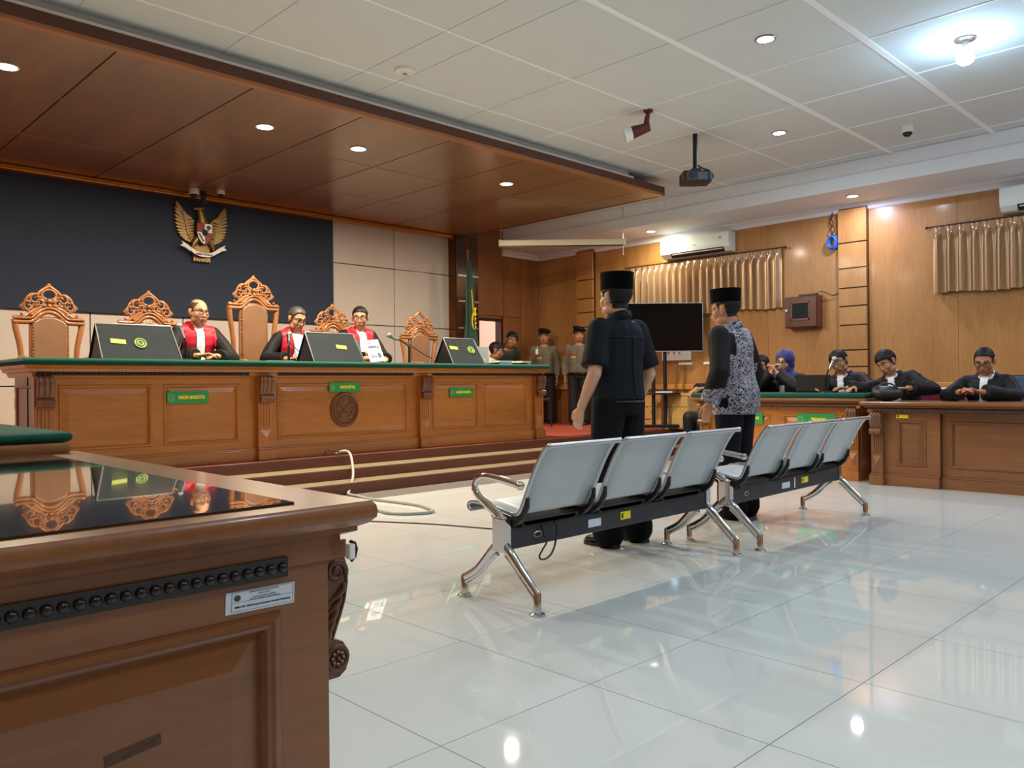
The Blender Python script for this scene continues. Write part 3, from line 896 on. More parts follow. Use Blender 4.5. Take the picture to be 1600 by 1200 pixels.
# ================================================================== CARVED THRONES
def throne(label, x, y, z, H, rz=0.0):
    """carved high-back chair facing -y; H = height of the posts' top above its floor"""
    t = thing('throne_chair', label, 'chair', (x, y, z), rz, 'carved high-back judges chairs')
    W = .30
    for s in (-1, 1):
        mb = MB()
        z0 = .45
        pts = [(s * .25, .02, z0), (s * .235, .02, z0 + (H - z0) * .35), (s * .245, .02, z0 + (H - z0) * .6), (s * .275, .02, z0 + (H - z0) * .85), (s * .285, .02, H)]
        pts = smooth_pts(pts, 4)
        mb.tube(pts, [.024 + .008 * i / (len(pts) - 1) for i in range(len(pts))], 8, flat=.8)
        mb.build('back_post', M_CHAIRW, t, smooth=50)
    rail = [(-.30, H - .02), (-.17, H - .02), (-.13, H + .0), (-.085, H + .045), (-.04, H + .072), (0, H + .08)]
    rail = rail + [(-a, b) for a, b in rail[-2::-1]]
    rp = smooth_pts([(a, 0.01, b) for a, b in rail], 3)
    MB().tube(rp, .022, 8, flat=1.1).tube([(p[0], -.006, p[2] + .034) for p in rp], .013, 8).build('top_rail', M_CHAIRW, t, smooth=50)
    # arched solid above the rail
    top = [(p[0], p[2] + .02) for p in rp if abs(p[0]) < .175]
    hi = [(a, H + .135 - 2.2 * a * a) for a in [.16 - .32 * k / 10 for k in range(11)]]
    MB().prism(top + hi, .0, .035, 'y').build('arch_board', M_CHAIRW, t, bevel=.004)
    # padded leather panel with studs
    pw = .15
    zz0, zz1 = .50, H - .065
    out = [(-pw, zz0), (pw, zz0), (pw, zz1)] + arc(0, zz1, pw, 0, PI, 12, .095)[1:-1] + [(-pw, zz1)]
    fm = MB().prism([(a * 1.13, b if b < zz1 else zz1 + (b - zz1) * 1.1) for a, b in out], .005, .04, 'y')
    fm.build('back_frame', M_CHAIRW, t, bevel=.006)
    lm = MB().prism(out, -.022, .01, 'y')
    lm.build('back_cushion', M_LEATHER, t, bevel=.02, seg=3, smooth=60)
    st = MB()
    per = [(-pw, zz0 + (zz1 - zz0) * k / 16) for k in range(17)] + arc(0, zz1, pw, PI, 0, 14, .095) + [(pw, zz1 - (zz1 - zz0) * k / 16) for k in range(17)]
    for a, b in per:
        st.ball((a * 1.0, -.012, b), (.008, .006, .008), 6)
    st.build('studs', M_STUD, t, smooth='all')['kind'] = 'stuff'
    # openwork crest
    cm = MB()
    def T(pts, r, flat=1.0):
        for s in (-1, 1):
            cm.tube(smooth_pts([(s * a, .012, H + b) for a, b in pts], 3), r if not isinstance(r, tuple) else [r[0] + (r[1] - r[0]) * i / ((len(pts) - 1) * 3) for i in range((len(pts) - 1) * 3 + 1)], 7)
    def S(cx_, cz_, r0, r1, a0, tn, rad):
        for s in (-1, 1):
            cm.tube([(s * a, .006, H + b) for a, b in spiral(cx_, cz_, r0, r1, a0, tn, 16)], [rad * (1 - .5 * i / 16) for i in range(17)], 7)
    T([(0, .322), (.035, .300), (.075, .268), (.098, .235), (.085, .205)], .015)
    T([(0, .292), (.04, .278), (.062, .245), (.05, .212), (.02, .195)], .012)
    T([(.0, .345), (.018, .318), (.03, .325)], (.012, .004))
    S(.118, .195, .052, .012, 2.2, -1.2, .014)
    S(.175, .125, .048, .010, 2.0, -1.2, .014)
    S(.075, .160, .034, .010, .6, 1.1, .011)
    T([(.085, .235), (.14, .245), (.185, .205), (.205, .16), (.228, .13), (.215, .09)], .012)
    T([(.21, .10), (.165, .07), (.20, .035), (.24, .02), (.285, .028), (.292, .008)], .014)
    T([(.03, .150), (.075, .118), (.12, .098), (.16, .062), (.215, .02)], .015)
    T([(.0, .165), (.03, .175), (.06, .20), (.075, .225)], .010)
    T([(.10, .145), (.13, .15), (.15, .10), (.19, .085)], .010)
    T([(.05, .13), (.09, .14), (.12, .13)], .010)
    T([(.225, .13), (.245, .115), (.238, .14)], (.010, .004))
    for a, b, r in ((0, .182, .024), (0, .135, .022), (.045, .135, .016), (.10, .215, .014), (.19, .17, .014), (.15, .045, .014), (.235, .05, .014)):
        for s in ((-1, 1) if a else (1,)):
            cm.ball((s * a, -.006, H + b), (r, .018, r), 8)
    cm.build('carved_crest', M_CHAIRW, t, smooth='all')
    # seat, arms, legs
    MB().box(-.29, .29, -.52, .04, .36, .43).build('seat_frame', M_CHAIRW, t, bevel=.01)
    MB().box(-.26, .26, -.50, .0, .43, .49).build('seat_cushion', M_LEATHER, t, bevel=.025, seg=3)
    for s in (-1, 1):
        MB().tube(smooth_pts([(s * .26, .02, .66), (s * .29, -.2, .68), (s * .31, -.44, .665), (s * .31, -.50, .63)], 4), .024, 8).tube(smooth_pts([(s * .29, -.40, .43), (s * .31, -.36, .55), (s * .305, -.40, .66)], 4), .02, 8).build('armrest', M_CHAIRW, t, smooth=50)
        for yy in (-.47, .01):
            MB().tube(smooth_pts([(s * .26, yy, .38), (s * .275, yy - .02, .25), (s * .25, yy, .1), (s * .27, yy - .01, 0)], 4), .026, 8).build('leg', M_CHAIRW, t, smooth=50)
    return t
ZD = .612
throne('empty carved high-back chair at the left end of the judges bench', 2.245, 8.5, ZD, 1.045)
throne('carved high-back chair mostly hidden by the left black display', 3.16, 8.5, ZD, 1.045)
throne('tallest carved chair, empty backed in tan leather, behind the judge holding a paper', 4.31, 8.5, ZD, 1.30)
throne('carved chair whose crest rises left of the judge facing front', 5.33, 8.5, ZD, 1.045)
throne('empty carved high-back chair at the right end of the judges bench', 6.66, 8.5, ZD, 1.045)

# ================================================================== STEEL WAITING BENCHES
BPROF = smooth_pts([(.475, .415), (.487, .432), (.470, .448), (.40, .452), (.30, .440), (.22, .425), (.172, .418), (.140, .430), (.115, .475), (.075, .56), (.030, .65), (-.012, .715), (-.040, .742), (-.058, .744)], 3)
M_PERF = mat('perforated_sheet', rgb(190, 198, 204), rough=.4, metal=.15)
def perf():
    nt = M_PERF.node_tree
    out = nt.nodes['Material Output']
    tr = nt.nodes.new('ShaderNodeBsdfTransparent')
    mx = nt.nodes.new('ShaderNodeMixShader')
    mx.inputs[0].default_value = .07
    nt.links.new(nt.nodes['Principled BSDF'].outputs[0], mx.inputs[1])
    nt.links.new(tr.outputs[0], mx.inputs[2])
    nt.links.new(mx.outputs[0], out.inputs['Surface'])
perf()
def steel_bench(label, loc, rz, labels=True):
    """three seats facing +y; local origin at the left rear foot, x along the beam"""
    t = thing('waiting_bench', label, 'bench', loc, rz, 'three-seat steel waiting benches')
    L = 1.69
    MB().box(.0, L, .195, .255, .255, .355).build('beam', M_GREYBEAM, t, bevel=.006)
    for k in range(3):
        x0 = .035 + k * .555
        w = .475
        sh = MB()
        P = BPROF
        n = len(P)
        off = .003
        vs, fs = [], []
        for i, p in enumerate(P):
            for j in range(5):
                u = j / 4
                sag = .006 * math.sin(PI * u) if 6 < i else 0
                vs.append((x0 + .012 + u * (w - .024), p[0] + sag, p[1]))
        for i in range(n - 1):
            for j in range(4):
                a = i * 5 + j
                fs.append((a, a + 1, a + 6, a + 5))
        sh.add(vs, fs)
        s = sh.build('seat', M_PERF, t, smooth='all', solid=.003)
        for xx in (x0, x0 + w):
            MB().tube([(xx, p[0], p[1]) for p in P], .011, 8, flat=.7).build('side_rail', M_STEEL, s, smooth=60)
        MB().tube([(x0 - .008, -.058, .744), (x0 + w + .008, -.058, .744)], .013, 10).ball((x0 - .008, -.058, .744), .015, 8).ball((x0 + w + .008, -.058, .744), .015, 8).build('top_tube', M_STEEL, s, smooth=60)
        MB().tube([(x0, .475, .415), (x0 + w, .475, .415)], .012, 8).build('front_tube', M_STEEL, s, smooth=60)
        br = MB()
        for xx in (x0 + .004, x0 + w - .004):
            pl_ = [(.31, .425), (.20, .405), (.165, .405), (.135, .42), (.105, .47), (.098, .505), (.086, .505), (.088, .455), (.115, .405), (.15, .375), (.18, .36), (.27, .36), (.33, .40)]
            br.prism(pl_, xx - .011, xx + .011, 'x')
        br.box(x0 + .05, x0 + w - .05, .17, .28, .355, .385)
        br.prism([(x0, .39), (x0 + w, .39), (x0 + w - .07, .355), (x0 + .07, .355)], .17, .29, 'y')
        br.build('seat_bracket', M_BLACKP, t, bevel=.006)
    for xx, side in ((0.0, -1), (L, 1)):
        lg = MB()
        lg.prism([(.185, .40), (.262, .40), (.262, .25), (.185, .25)], xx - .022, xx + .022, 'x')
        for s, yf in ((-1, .0), (1, .485)):
            yc = .2235
            yy = [yc + s * .02, yc + s * .06, yc + s * .115, yc + s * .175, yf]
            zz = [.275, .245, .19, .135, .088]
            lg.tube(smooth_pts([(xx, a, b) for a, b in zip(yy, zz)], 4), [.026, .026, .025, .025, .024, .024, .023, .023, .022, .022, .021, .021, .020, .020, .019, .019, .018], 10, flat=.85, up=(1, 0, 0))
            lg.tube(smooth_pts([(xx, yc + s * .03, .235), (xx, yc + s * .08, .195), (xx, yc + s * .14, .135), (xx, yf - s * .012, .07)], 4), .012, 8, up=(1, 0, 0))
            lg.lathe([(.018, .012), (.018, .095), (.012, .104), (0, .105)], 14, mtx=Matrix.Translation((xx, yf, 0)))
            lg.lathe([(0, 0), (.033, 0), (.034, .006), (.022, .014), (0, .016)], 18, mtx=Matrix.Translation((xx, yf, 0)))
        leg = lg.build('leg', M_CHROME, t, smooth=50)
        am = MB()
        A = smooth_pts([(xx, .225, .395), (xx, .262, .425), (xx, .33, .462), (xx, .385, .495), (xx, .405, .53), (xx, .39, .565), (xx, .345, .585), (xx, .28, .585), (xx, .19, .575), (xx, .105, .562)], 4)
        am.tube(A, [.024] * 8 + [.020] * 8 + [.017] * (len(A) - 16), 10, flat=.75, up=(1, 0, 0))
        am.ball((xx, .10, .561), .021, 10)
        am.ball((xx, .225, .40), (.026, .038, .016), 10)
        am.build('armrest', M_CHROME, t, smooth='all')
    if labels:
        MB().tube([(.21 + a, .193, .305 + b) for a, b in arc(0, 0, .026, 0, 2 * PI, 18, .013)[:-1]], .0025, 5, closed=True).build('badge', M_STEEL, t)
    return t
b1 = steel_bench('nearer steel waiting bench, its left seat closest to the desk', (2.562, 2.455, 0), 0)
MB().box(.58, .68, .1925, .1955, .285, .325).build('white_sticker', M_PAPERB, b1)
y_ = MB().box(.845, .93, .1925, .1955, .292, .333).build('yellow_sticker', M_YELLOW, b1)
MB().box(.852, .866, .191, .1935, .300, .325).build('emblem', M_INK, y_, bevel=.003)
b2 = steel_bench('farther steel waiting bench behind the man in batik', (4.462, 2.418, 0), .030)
MB().box(.71, .83, .1925, .1955, .285, .325).build('white_sticker', M_PAPERB, b2)
MB().box(.90, .915, .1925, .1955, .275, .345).build('torn_tape', M_PAPER, b2)
y_ = MB().box(1.02, 1.125, .1925, .1955, .295, .337).build('yellow_sticker', M_YELLOW, b2)
MB().box(1.03, 1.045, .191, .1935, .303, .328).build('emblem', M_INK, y_, bevel=.003)

# ================================================================== WALL AND CEILING FIXTURES
def oval(cx_, cz_, rx_, rz_, n=20, a0=0, a1=2 * PI):
    return [(cx_ + rx_ * math.cos(a0 + (a1 - a0) * i / n), cz_ + rz_ * math.sin(a0 + (a1 - a0) * i / n)) for i in range(n)]
# ---- eagle emblem with shield and ribbon
eg = thing('eagle_emblem', 'brass eagle emblem with shield and white ribbon on the navy board', 'emblem', (4.42, 10.155, 2.97))
def wing(s):
    mb = MB()
    outer = smooth_pts([(.325, .375), (.345, .30), (.350, .20), (.345, .10), (.325, .01), (.285, -.06), (.225, -.105), (.165, -.125)], 4)
    inner = smooth_pts([(.20, .20), (.185, .16), (.17, .11), (.155, .06), (.145, .01), (.135, -.035), (.125, -.07), (.12, -.09)], 4)
    for k in range(15):
        i = k * 2 if k * 2 < len(outer) else len(outer) - 1
        o, n_ = outer[i], inner[i]
        d = Vector((o.x - n_.x, o.y - n_.y)).normalized() if hasattr(o, 'y') else None
        ln = Vector((o.x - n_.x, o.y - n_.y))
        p = Vector((-d.y, d.x)) * .017
        m_ = Vector((n_.x, n_.y)) + ln * .82
        poly = [(n_.x - p.x, n_.y - p.y), (n_.x + p.x, n_.y + p.y), (m_.x + p.x, m_.y + p.y), (o.x, o.y), (m_.x - p.x, m_.y - p.y)]
        mb.prism([(s * q, w) for q, w in poly], -.050 - .005 * (k % 2), -.020, 'y')
    cov = [(.10, -.07), (.095, .04), (.105, .15), (.15, .195), (.20, .225), (.235, .27), (.25, .24), (.225, .14), (.20, .04), (.185, -.03), (.15, -.10)]
    mb.prism([(s * p, q) for p, q in cov], -.070, -.03, 'y')
    for k in range(7):
        z = .15 - .035 * k
        mb.tube([(s * (.11 - .002 * k), -.073, z + .01), (s * (.15 - .003 * k), -.080, z + .002), (s * (.20 - .007 * k), -.073, z - .012)], .008, 5)
    return mb
for s in (-1, 1):
    wing(s).build('wing', M_BRASS, eg, bevel=.003)
bd = MB().ball((0, -.075, .05), (.10, .06, .17), 14)
bd.tube([(0, -.075, .13), (-.015, -.085, .20), (-.035, -.09, .27)], [.070, .052, .040], 12)
bd.ball((-.045, -.10, .295), (.046, .04, .036), 12)
bd.tube([(-.075, -.105, .296), (-.112, -.108, .292), (-.128, -.106, .272)], [.019, .013, .004], 8)
bd.tube([(-.02, -.09, .325), (.005, -.085, .318), (.02, -.08, .295)], [.012, .012, .004], 6)
bd.build('body', M_BRASS, eg, smooth=50)
tl = MB()
for k in range(7):
    a = (k - 3) * .028
    tl.prism([(a * 1.0 - .015, -.12), (a * 1.0 + .015, -.12), (a * 1.15 + .016, -.35), (a * 1.15, -.372), (a * 1.15 - .016, -.35)], -.055 - .006 * (k % 2), -.02, 'y')
tl.build('tail', M_BRASS, eg, bevel=.003)
for s in (-1, 1):
    MB().tube([(s * .07, -.08, -.08), (s * .115, -.085, -.14), (s * .14, -.085, -.215)], [.05, .034, .016], 8).ball((s * .145, -.09, -.232), (.034, .02, .015), 8).build('leg', M_BRASS, eg, smooth=50)
shp = [(-.095, .115), (.095, .115), (.10, .0), (.08, -.08), (.04, -.135), (0, -.155), (-.04, -.135), (-.08, -.08), (-.10, 0)]
sh = MB().prism([(a * 1.08, b * 1.06) for a, b in shp], -.140, -.10, 'y').build('shield', M_INK, eg, bevel=.006)
M_SRED = mat('shield_red', rgb(140, 40, 48), rough=.45)
M_SWHT = mat('shield_white', rgb(232, 230, 220), rough=.45)
MB().prism([(-.095, .112), (0, .112), (0, -.0), (-.098, -.0)], -.144, -.139, 'y').build('field', M_SRED, sh)
MB().prism([(0, .112), (.095, .112), (.098, 0), (0, 0)], -.144, -.139, 'y').build('field', M_SWHT, sh)
MB().prism([(-.098, 0), (0, 0), (0, -.15), (-.04, -.13), (-.08, -.075)], -.144, -.139, 'y').build('field', M_SWHT, sh)
MB().prism([(0, 0), (.098, 0), (.08, -.075), (.04, -.13), (0, -.15)], -.144, -.139, 'y').build('field', M_SRED, sh)
MB().ball((.05, -.145, .065), (.03, .008, .026), 8).box(.045, .055, -.15, -.14, .02, .05).build('tree', M_DKGREEN, sh, smooth=50)
MB().tube([(-.075, -.146, -.02), (-.05, -.147, -.06), (-.02, -.146, -.115)], .009, 6).build('cotton_sprig', M_DKGREEN, sh)
MB().prism([(-.035, .035), (.035, .035), (.035, -.02), (.02, -.04), (0, -.048), (-.02, -.04), (-.035, -.02)], -.149, -.143, 'y').build('centre_shield', M_INK, sh)
rb = MB()
RZ = -.245
rp = [(-.17, RZ + .022), (-.10, RZ - .022), (0, RZ - .04), (.10, RZ - .022), (.17, RZ + .022)]
pts = smooth_pts([(a, 0, b) for a, b in rp], 4)
for i in range(len(pts) - 1):
    p, q = pts[i], pts[i + 1]
    rb.add([(p.x, -.128, p.z - .024), (q.x, -.128, q.z - .024), (q.x, -.128, q.z + .024), (p.x, -.128, p.z + .024), (p.x, -.112, p.z - .024), (q.x, -.112, q.z - .024), (q.x, -.112, q.z + .024), (p.x, -.112, p.z + .024)],
           [(0, 1, 2, 3), (7, 6, 5, 4), (0, 4, 5, 1), (3, 2, 6, 7)])
for s in (-1, 1):
    rb.prism([(s * .165, RZ + .045), (s * .175, RZ - .005), (s * .235, RZ + .035), (s * .30, RZ + .055), (s * .265, RZ + .082), (s * .285, RZ + .115), (s * .215, RZ + .078)], -.118, -.106, 'y')
r_ = rb.build('ribbon', M_SWHT, eg)
text('motto', 'BHINNEKA TUNGGAL IKA', .030, M_INK, r_, (0, -.1295, RZ - .034), (PI / 2, 0, 0), .001, bold=.001, sx=.62)

def dome_cam(label, loc, big=1.0):
    t = thing('dome_camera', label, 'camera', loc, 0, 'white dome cameras')
    MB().lathe([(0, 0), (.062 * big, 0), (.066 * big, -.012), (.066 * big, -.06 * big), (.055 * big, -.068 * big), (0, -.068 * big)][::-1], 24).build('housing', M_WHITE, t, smooth=45)
    MB().lathe([(0, -.112 * big), (.025 * big, -.106 * big), (.042 * big, -.09 * big), (.05 * big, -.068 * big), (0, -.066 * big)], 20).build('dome', M_BLACKP, t, smooth='all')
    return t
dome_cam('white dome camera under the canopy edge, left one above the eagle', (4.22, 9.86, 3.46), .95)
dome_cam('smaller white dome camera under the canopy edge, right one above the eagle', (4.49, 9.70, 3.46), .75)
t = thing('cable_duct', 'dark vertical cable cover between the two canopy dome cameras', 'cable cover', (4.36, 9.90, 3.46))
MB().box(-.025, .025, -.02, .02, -.16, 0).build('cover', M_BLACKP, t, bevel=.004)
MB().box(-.03, .03, -.024, .024, -.012, 0).build('flange', M_BLACKP, t)
dome_cam('white dome camera on the white ceiling near the soffit', (8.95, 3.12, Z_CEIL), 1.0)
t = thing('smoke_detector', 'round white smoke detector on the ceiling above the canopy edge', 'smoke detector', (4.17, 5.49, Z_CEIL))
MB().lathe([(0, -.04), (.035, -.04), (.04, -.032), (.085, -.026), (.092, -.012), (.092, 0), (0, 0)], 28).build('cover', M_WHITE, t, smooth=40)
MB().lathe([(0, -.046), (.02, -.046), (.022, -.04), (0, -.04)], 16).build('sensor', M_STEEL, t, smooth=40)
t = thing('spot_lamp', 'maroon ceiling spot lamp with white rim, switched off, left of the projector pole', 'lamp', (6.53, 4.69, Z_CEIL))
MB().lathe([(0, -.02), (.045, -.02), (.05, 0), (0, 0)], 20).tube([(0, 0, -.02), (-.012, .012, -.10), (-.005, .02, -.16)], [.02, .026, .034], 12).build('arm', M_RED, t, smooth=50)
MB().tube([(.015, .0, -.16), (-.07, .095, -.20), (-.10, .128, -.215)], [.042, .058, .062], 16).build('head', M_RED, t, smooth=50)
MB().tube([(-.10, .128, -.215), (-.125, .155, -.225), (-.15, .183, -.237)], [.064, .074, .082], 20).build('rim', M_WHITE, t, smooth=50)
# ---- projector on a ceiling pole
t = thing('projector', 'black projector hanging from a black pole under the white ceiling', 'projector', (7.50, 4.78, Z_CEIL), -.80)
MB().lathe([(0, -.01), (.05, -.01), (.05, 0), (0, 0)], 18).build('ceiling_plate', M_WHITE, t)
MB().tube([(0, 0, 0), (0, 0, -.40)], .026, 12).box(-.05, .05, -.05, .05, -.42, -.39).build('pole', M_BLACKM, t, smooth=40)
body = MB()
body.prism([(-.155, -.11), (-.12, -.135), (.135, -.13), (.155, -.10), (.15, .11), (.12, .13), (-.13, .13), (-.155, .10)], -.545, -.43, 'z')
b_ = body.build('body', M_BLACKP, t, bevel=.012, seg=3)
MB().lathe([(0, 0), (.035, 0), (.032, .012), (0, .012)], 18, mtx=Matrix.Translation((-.07, -.125, -.485)) @ Matrix.Rotation(PI / 2, 4, 'X')).build('lens', M_BLKGLASS, b_, smooth=40)
MB().box(.0, .10, -.134, -.128, -.53, -.45).build('vent', mat('vent_grey', rgb(70, 84, 96), rough=.3, metal=.4), b_)
MB().tube(smooth_pts([(0, .02, -.32), (.08, .03, -.37), (.16, .03, -.40), (.20, .04, -.46), (.14, .06, -.50)], 4), .008, 6).tube(smooth_pts([(.0, .03, -.35), (.10, .04, -.41), (.17, .05, -.45), (.10, .06, -.50)], 4), .007, 6).build('cable', M_BLACKP, t, smooth='all')
# ---- rolled-up projection screen housing
t = thing('screen_housing', 'long cream housing of a rolled-up projection screen near the far corner', 'projection screen', (9.19, 8.22, 3.16), -math.radians(45.5))
MB().box(-.95, .95, -.045, .045, -.045, .045).build('case', M_LAMPOFF, t, bevel=.012)
for s in (-1, 1):
    MB().box(s * .95 - .012, s * .95 + .012, -.05, .05, -.05, .05).build('end_cap', M_LAMPOFF, t, bevel=.006)
    MB().tube([(s * .93, 0, .04), (s * .93, 0, Z_CEIL - 3.16)], .004, 6).build('hanger', M_STEEL, t)
MB().box(-.93, .93, -.012, .012, -.058, -.044).build('screen_bar', M_BLACKP, t)
MB().tube([(.93, -.01, -.05), (.93, -.01, -.18)], .004, 5).ball((.93, -.01, -.19), .009, 6).build('pull_cord', M_LAMPOFF, t)

# ---- split air conditioners on the right wall
def aircon(label, y):
    t = thing('air_conditioner', label, 'air conditioner', (X1 - .002, y, 2.93), 0, 'white split air conditioners')
    P = [(0, .0), (-.13, .02), (-.19, .075), (-.205, .13), (-.205, .27), (-.19, .30), (0, .305)]
    MB().prism(P, -.60, .60, 'y').build('body', M_WHITEA, t, bevel=.012, seg=3)
    MB().prism([(-.128, .012), (-.150, .020), (-.197, .078), (-.185, .085)], -.50, .42, 'y').build('outlet', M_BLACKP, t)
    MB().prism([(-.135, .030), (-.145, .024), (-.188, .062), (-.182, .07)], -.48, .40, 'y').build('louvre', M_WHITEA, t)
    MB().box(-.209, -.204, -.47, -.44, .20, .235).build('display', M_STEEL, t)
    MB().box(-.208, -.204, -.055, .02, .150, .162).build('maker_mark', M_STEEL, t)
    return t
aircon('white wall air conditioner above the left gold curtain', 6.77)
aircon('white wall air conditioner cut by the right edge of the photo', 2.08)
# ---- satin curtains
def curtain(label, ya, yb, z0, z1, n, seed):
    rr = random.Random(seed)
    t = thing('curtain', label, 'curtain', (X1 - .10, ya, z0), 0, 'gold satin curtains')
    Wd = yb - ya
    ph = [rr.uniform(-.35, .35) for _ in range(n + 2)]
    am = [rr.uniform(.75, 1.2) for _ in range(n + 2)]
    H = z1 - z0
    def fn(u, v):
        y = u * Wd
        k = u * n
        i = int(k)
        f = k - i + .10 * ph[min(i, n)] * math.sin(PI * (k - i)) * (1 - .4 * v)
        c = math.cos(2 * PI * f)
        # v = 0 bottom, 1 top; sharp ridges facing the room
        ridge = (.5 - .5 * c)
        hd = max(0.0, (v - .86) / .14)
        A = .105 * am[min(i, n)] * (1.0 - .10 * (1 - v))
        q = min(max(0.0, (v - .62) / .24), 1.0)
        if hd > 0:
            ridge = (1 - hd) * ridge ** 3.4 + hd * (.35 + .30 * (.5 - .5 * math.cos(4 * PI * f)))
            A *= 1 - .25 * hd
        else:
            ridge = ridge ** (1.9 + 1.5 * q)
        z = z0 + v * H - z0 + (.012 * math.sin(k * .9 + seed) * (1 - v))
        return (.055 - A * ridge, y, z)
    mb = MB().grid(fn, n * 14, 18)
    o = mb.build('drape', M_CURTAIN, t, smooth='all', recalc=False)
    MB().tube([(.03, -.06, H + .012), (.03, Wd + .06, H + .012)], .012, 8).ball((.03, -.07, H + .012), .02, 8).ball((.03, Wd + .07, H + .012), .02, 8).build('rod', wood('rod_dark', rgb(74, 42, 24), rgb(54, 30, 18), 'y'), t, smooth=50)
    return t
curtain('short gold satin curtain behind the two standing men', 5.43, 8.08, 2.06, 2.885, 22, 3)
curtain('short gold satin curtain at the right edge of the photo', .9, 3.44, 2.075, 2.885, 19, 5)
# ---- small wooden meter box with glass, coil of blue cable, wall papers
t = thing('meter_box', 'small dark wooden wall cabinet with a glass window, right of the batik man', 'cabinet', (X1, 5.10, 1.75))
MB().box(-.155, 0, -.235, .235, 0, .43).build('case', M_BOXWOOD, t, bevel=.006)
d_ = MB().box(-.175, -.156, -.225, .225, .012, .418).build('door', M_BOXWOOD, t, bevel=.004)
mb = MB()
for a, b, c, d in ((-.13, .13, .10, .125), (-.13, .13, .335, .35), (-.13, -.115, .10, .35), (.115, .13, .10, .35)):
    mb.box(-.183, -.174, a, b, c, d)
mb.build('window_frame', wood('box_frame', rgb(120, 74, 54), rgb(96, 56, 40), 'y'), d_)
MB().box(-.178, -.1745, -.115, .115, .125, .335).build('glass', M_DARKGLASS, d_)
MB().ball((-.19, .195, .24), .018, 10).build('knob', M_WHITE, d_, smooth='all')
t = thing('media_box', 'slim black box lying on top of the small wall cabinet', 'box', (X1 - .09, 5.02, 2.181))
MB().box(-.05, .05, -.12, .12, 0, .025).build('case', M_BLACKP, t, bevel=.004)
MB().tube(smooth_pts([(.0, -.10, .018), (.03, -.18, .05), (.065, -.30, -.01), (.065, -.42, .03), (.06, -.50, .045)], 5), .005, 6).build('cable', M_BLACKP, t, smooth='all')
t = thing('cable_coil', 'blue network cable coil hanging beside the grooved wall pilaster', 'cable', (X1 - .06, 4.70, 2.88))
mb = MB()
for k in range(5):
    r = .075 + .008 * (k % 3)
    mb.tube([(-.014 + .012 * k, .03 * math.cos(k) * .3 + r * .75 * math.cos(a), r * math.sin(a)) for a in [2 * PI * i / 22 for i in range(22)]], .0085, 6, closed=True)
mb.build('coil', M_BLUE, t, smooth='all')
MB().tube(smooth_pts([(0, -.03, .08), (0, .03, .16), (0, -.02, .24), (.01, .02, .32), (.02, 0, .40)], 4), .007, 6).tube(smooth_pts([(0, .03, .07), (0, -.04, .17), (.01, .03, .27), (.02, -.02, .38)], 4), .006, 6).build('lead', M_BLACKP, t, smooth='all')
t = thing('wall_notice', 'white notice sheet with dark marks on the wall behind the television', 'notice', (X1 - .002, 7.22, 1.36))
MB().box(-.012, 0, -.27, .27, 0, .20).build('board', M_PAPER, t, bevel=.003)
mb = MB()
for k in range(3):
    mb.tube([(-.013, .16 - .10 * k, .16), (-.013, .15 - .10 * k, .12), (-.013, .13 - .10 * k, .115)], .006, 5)
    mb.tube([(-.013, .13 - .10 * k, .16), (-.013, .125 - .10 * k, .13)], .006, 5)
mb.build('marks', M_INK, t)
for y, w, l in ((7.05, .12, 'white wall trunking piece below the notice sheet'), (6.66, .06, 'short white wall trunking piece left of the batik sleeve')):
    t = thing('wall_trunking', l, 'trunking', (X1 - .001, y, 1.285), 0, 'white wall trunking pieces')
    MB().box(-.022, 0, -w, w, 0, .035).build('cover', M_WHITE, t, bevel=.006)
    MB().box(-.026, -.02, w - .012, w, -.002, .037).build('end_cap', M_WHITE, t)

# ---- low pale cabinet against the right wall
t = thing('low_cabinet', 'pale yellow low cabinet behind the television stand', 'cabinet', (10.70, 7.55, .312))
MB().box(-.36, 0, -.80, .85, 0, .50).build('carcass', M_PALEWOOD, t)
MB().box(-.38, .01, -.82, .87, .50, .54).build('top', M_PALEWOOD, t, bevel=.006)
for k in range(3):
    for a, b in ((.02, .325), (.335, .49)):
        MB().box(-.375, -.36, -.79 + .545 * k, -.255 + .545 * k, a, b).build('door' if a < .1 else 'drawer', M_PALEWOOD, t, bevel=.004)
for k in range(4):
    tb = thing('plastic_bottle', ['first black container from the left on the pale cabinet, white cap', 'first white container from the left on the pale cabinet', 'second black container on the pale cabinet, white cap', 'second white container on the pale cabinet'][3 - k], 'bottle', (10.45, 7.72 + .07 * k, .8525), 0, 'small containers on the pale cabinet')
    MB().lathe([(0, 0), (.022, 0), (.024, .06), (.012, .08), (0, .08)], 12).build('bottle', M_BLACKP if k % 2 else M_WHITE, tb, smooth=40)
    MB().lathe([(0, .08), (.014, .08), (.014, .10), (0, .10)], 10).build('cap', M_WHITE, tb, smooth=40)

# ---- television and its stand on the platform
TVC, TVR = (10.145, 7.13), -math.atan2(_r.x * 0 + .7016, .7126)
ts = thing('television_stand', 'black two-pole television stand with a small shelf on the platform', 'stand', (TVC[0], TVC[1], .312), TVR)
MB().box(-.42, .42, -.04, .02, .02, .07).build('base_bar', M_BLACKM, ts, bevel=.01)
for s in (-1, 1):
    MB().box(s * .38 - .025, s * .38 + .025, -.06, .22, .03, .07).build('foot', M_BLACKM, ts, bevel=.01)
    MB().tube([(s * .088, 0, .05), (s * .088, 0, 1.45)], .028, 14).build('pole', M_BLACKM, ts, smooth=40)
    for yy in (-.05, .2):
        MB().lathe([(0, -.012), (.02, -.012), (.02, .012), (0, .012)], 12, mtx=Matrix.Translation((s * .38, yy, .016)) @ Matrix.Rotation(PI / 2, 4, 'Y') @ Matrix.Diagonal((.75, .75, 1, 1))).build('wheel', M_BLACKP, ts)
sf = [(-.30, -.09), (-.15, -.19), (.15, -.19), (.30, -.09), (.30, .08), (-.30, .08)]
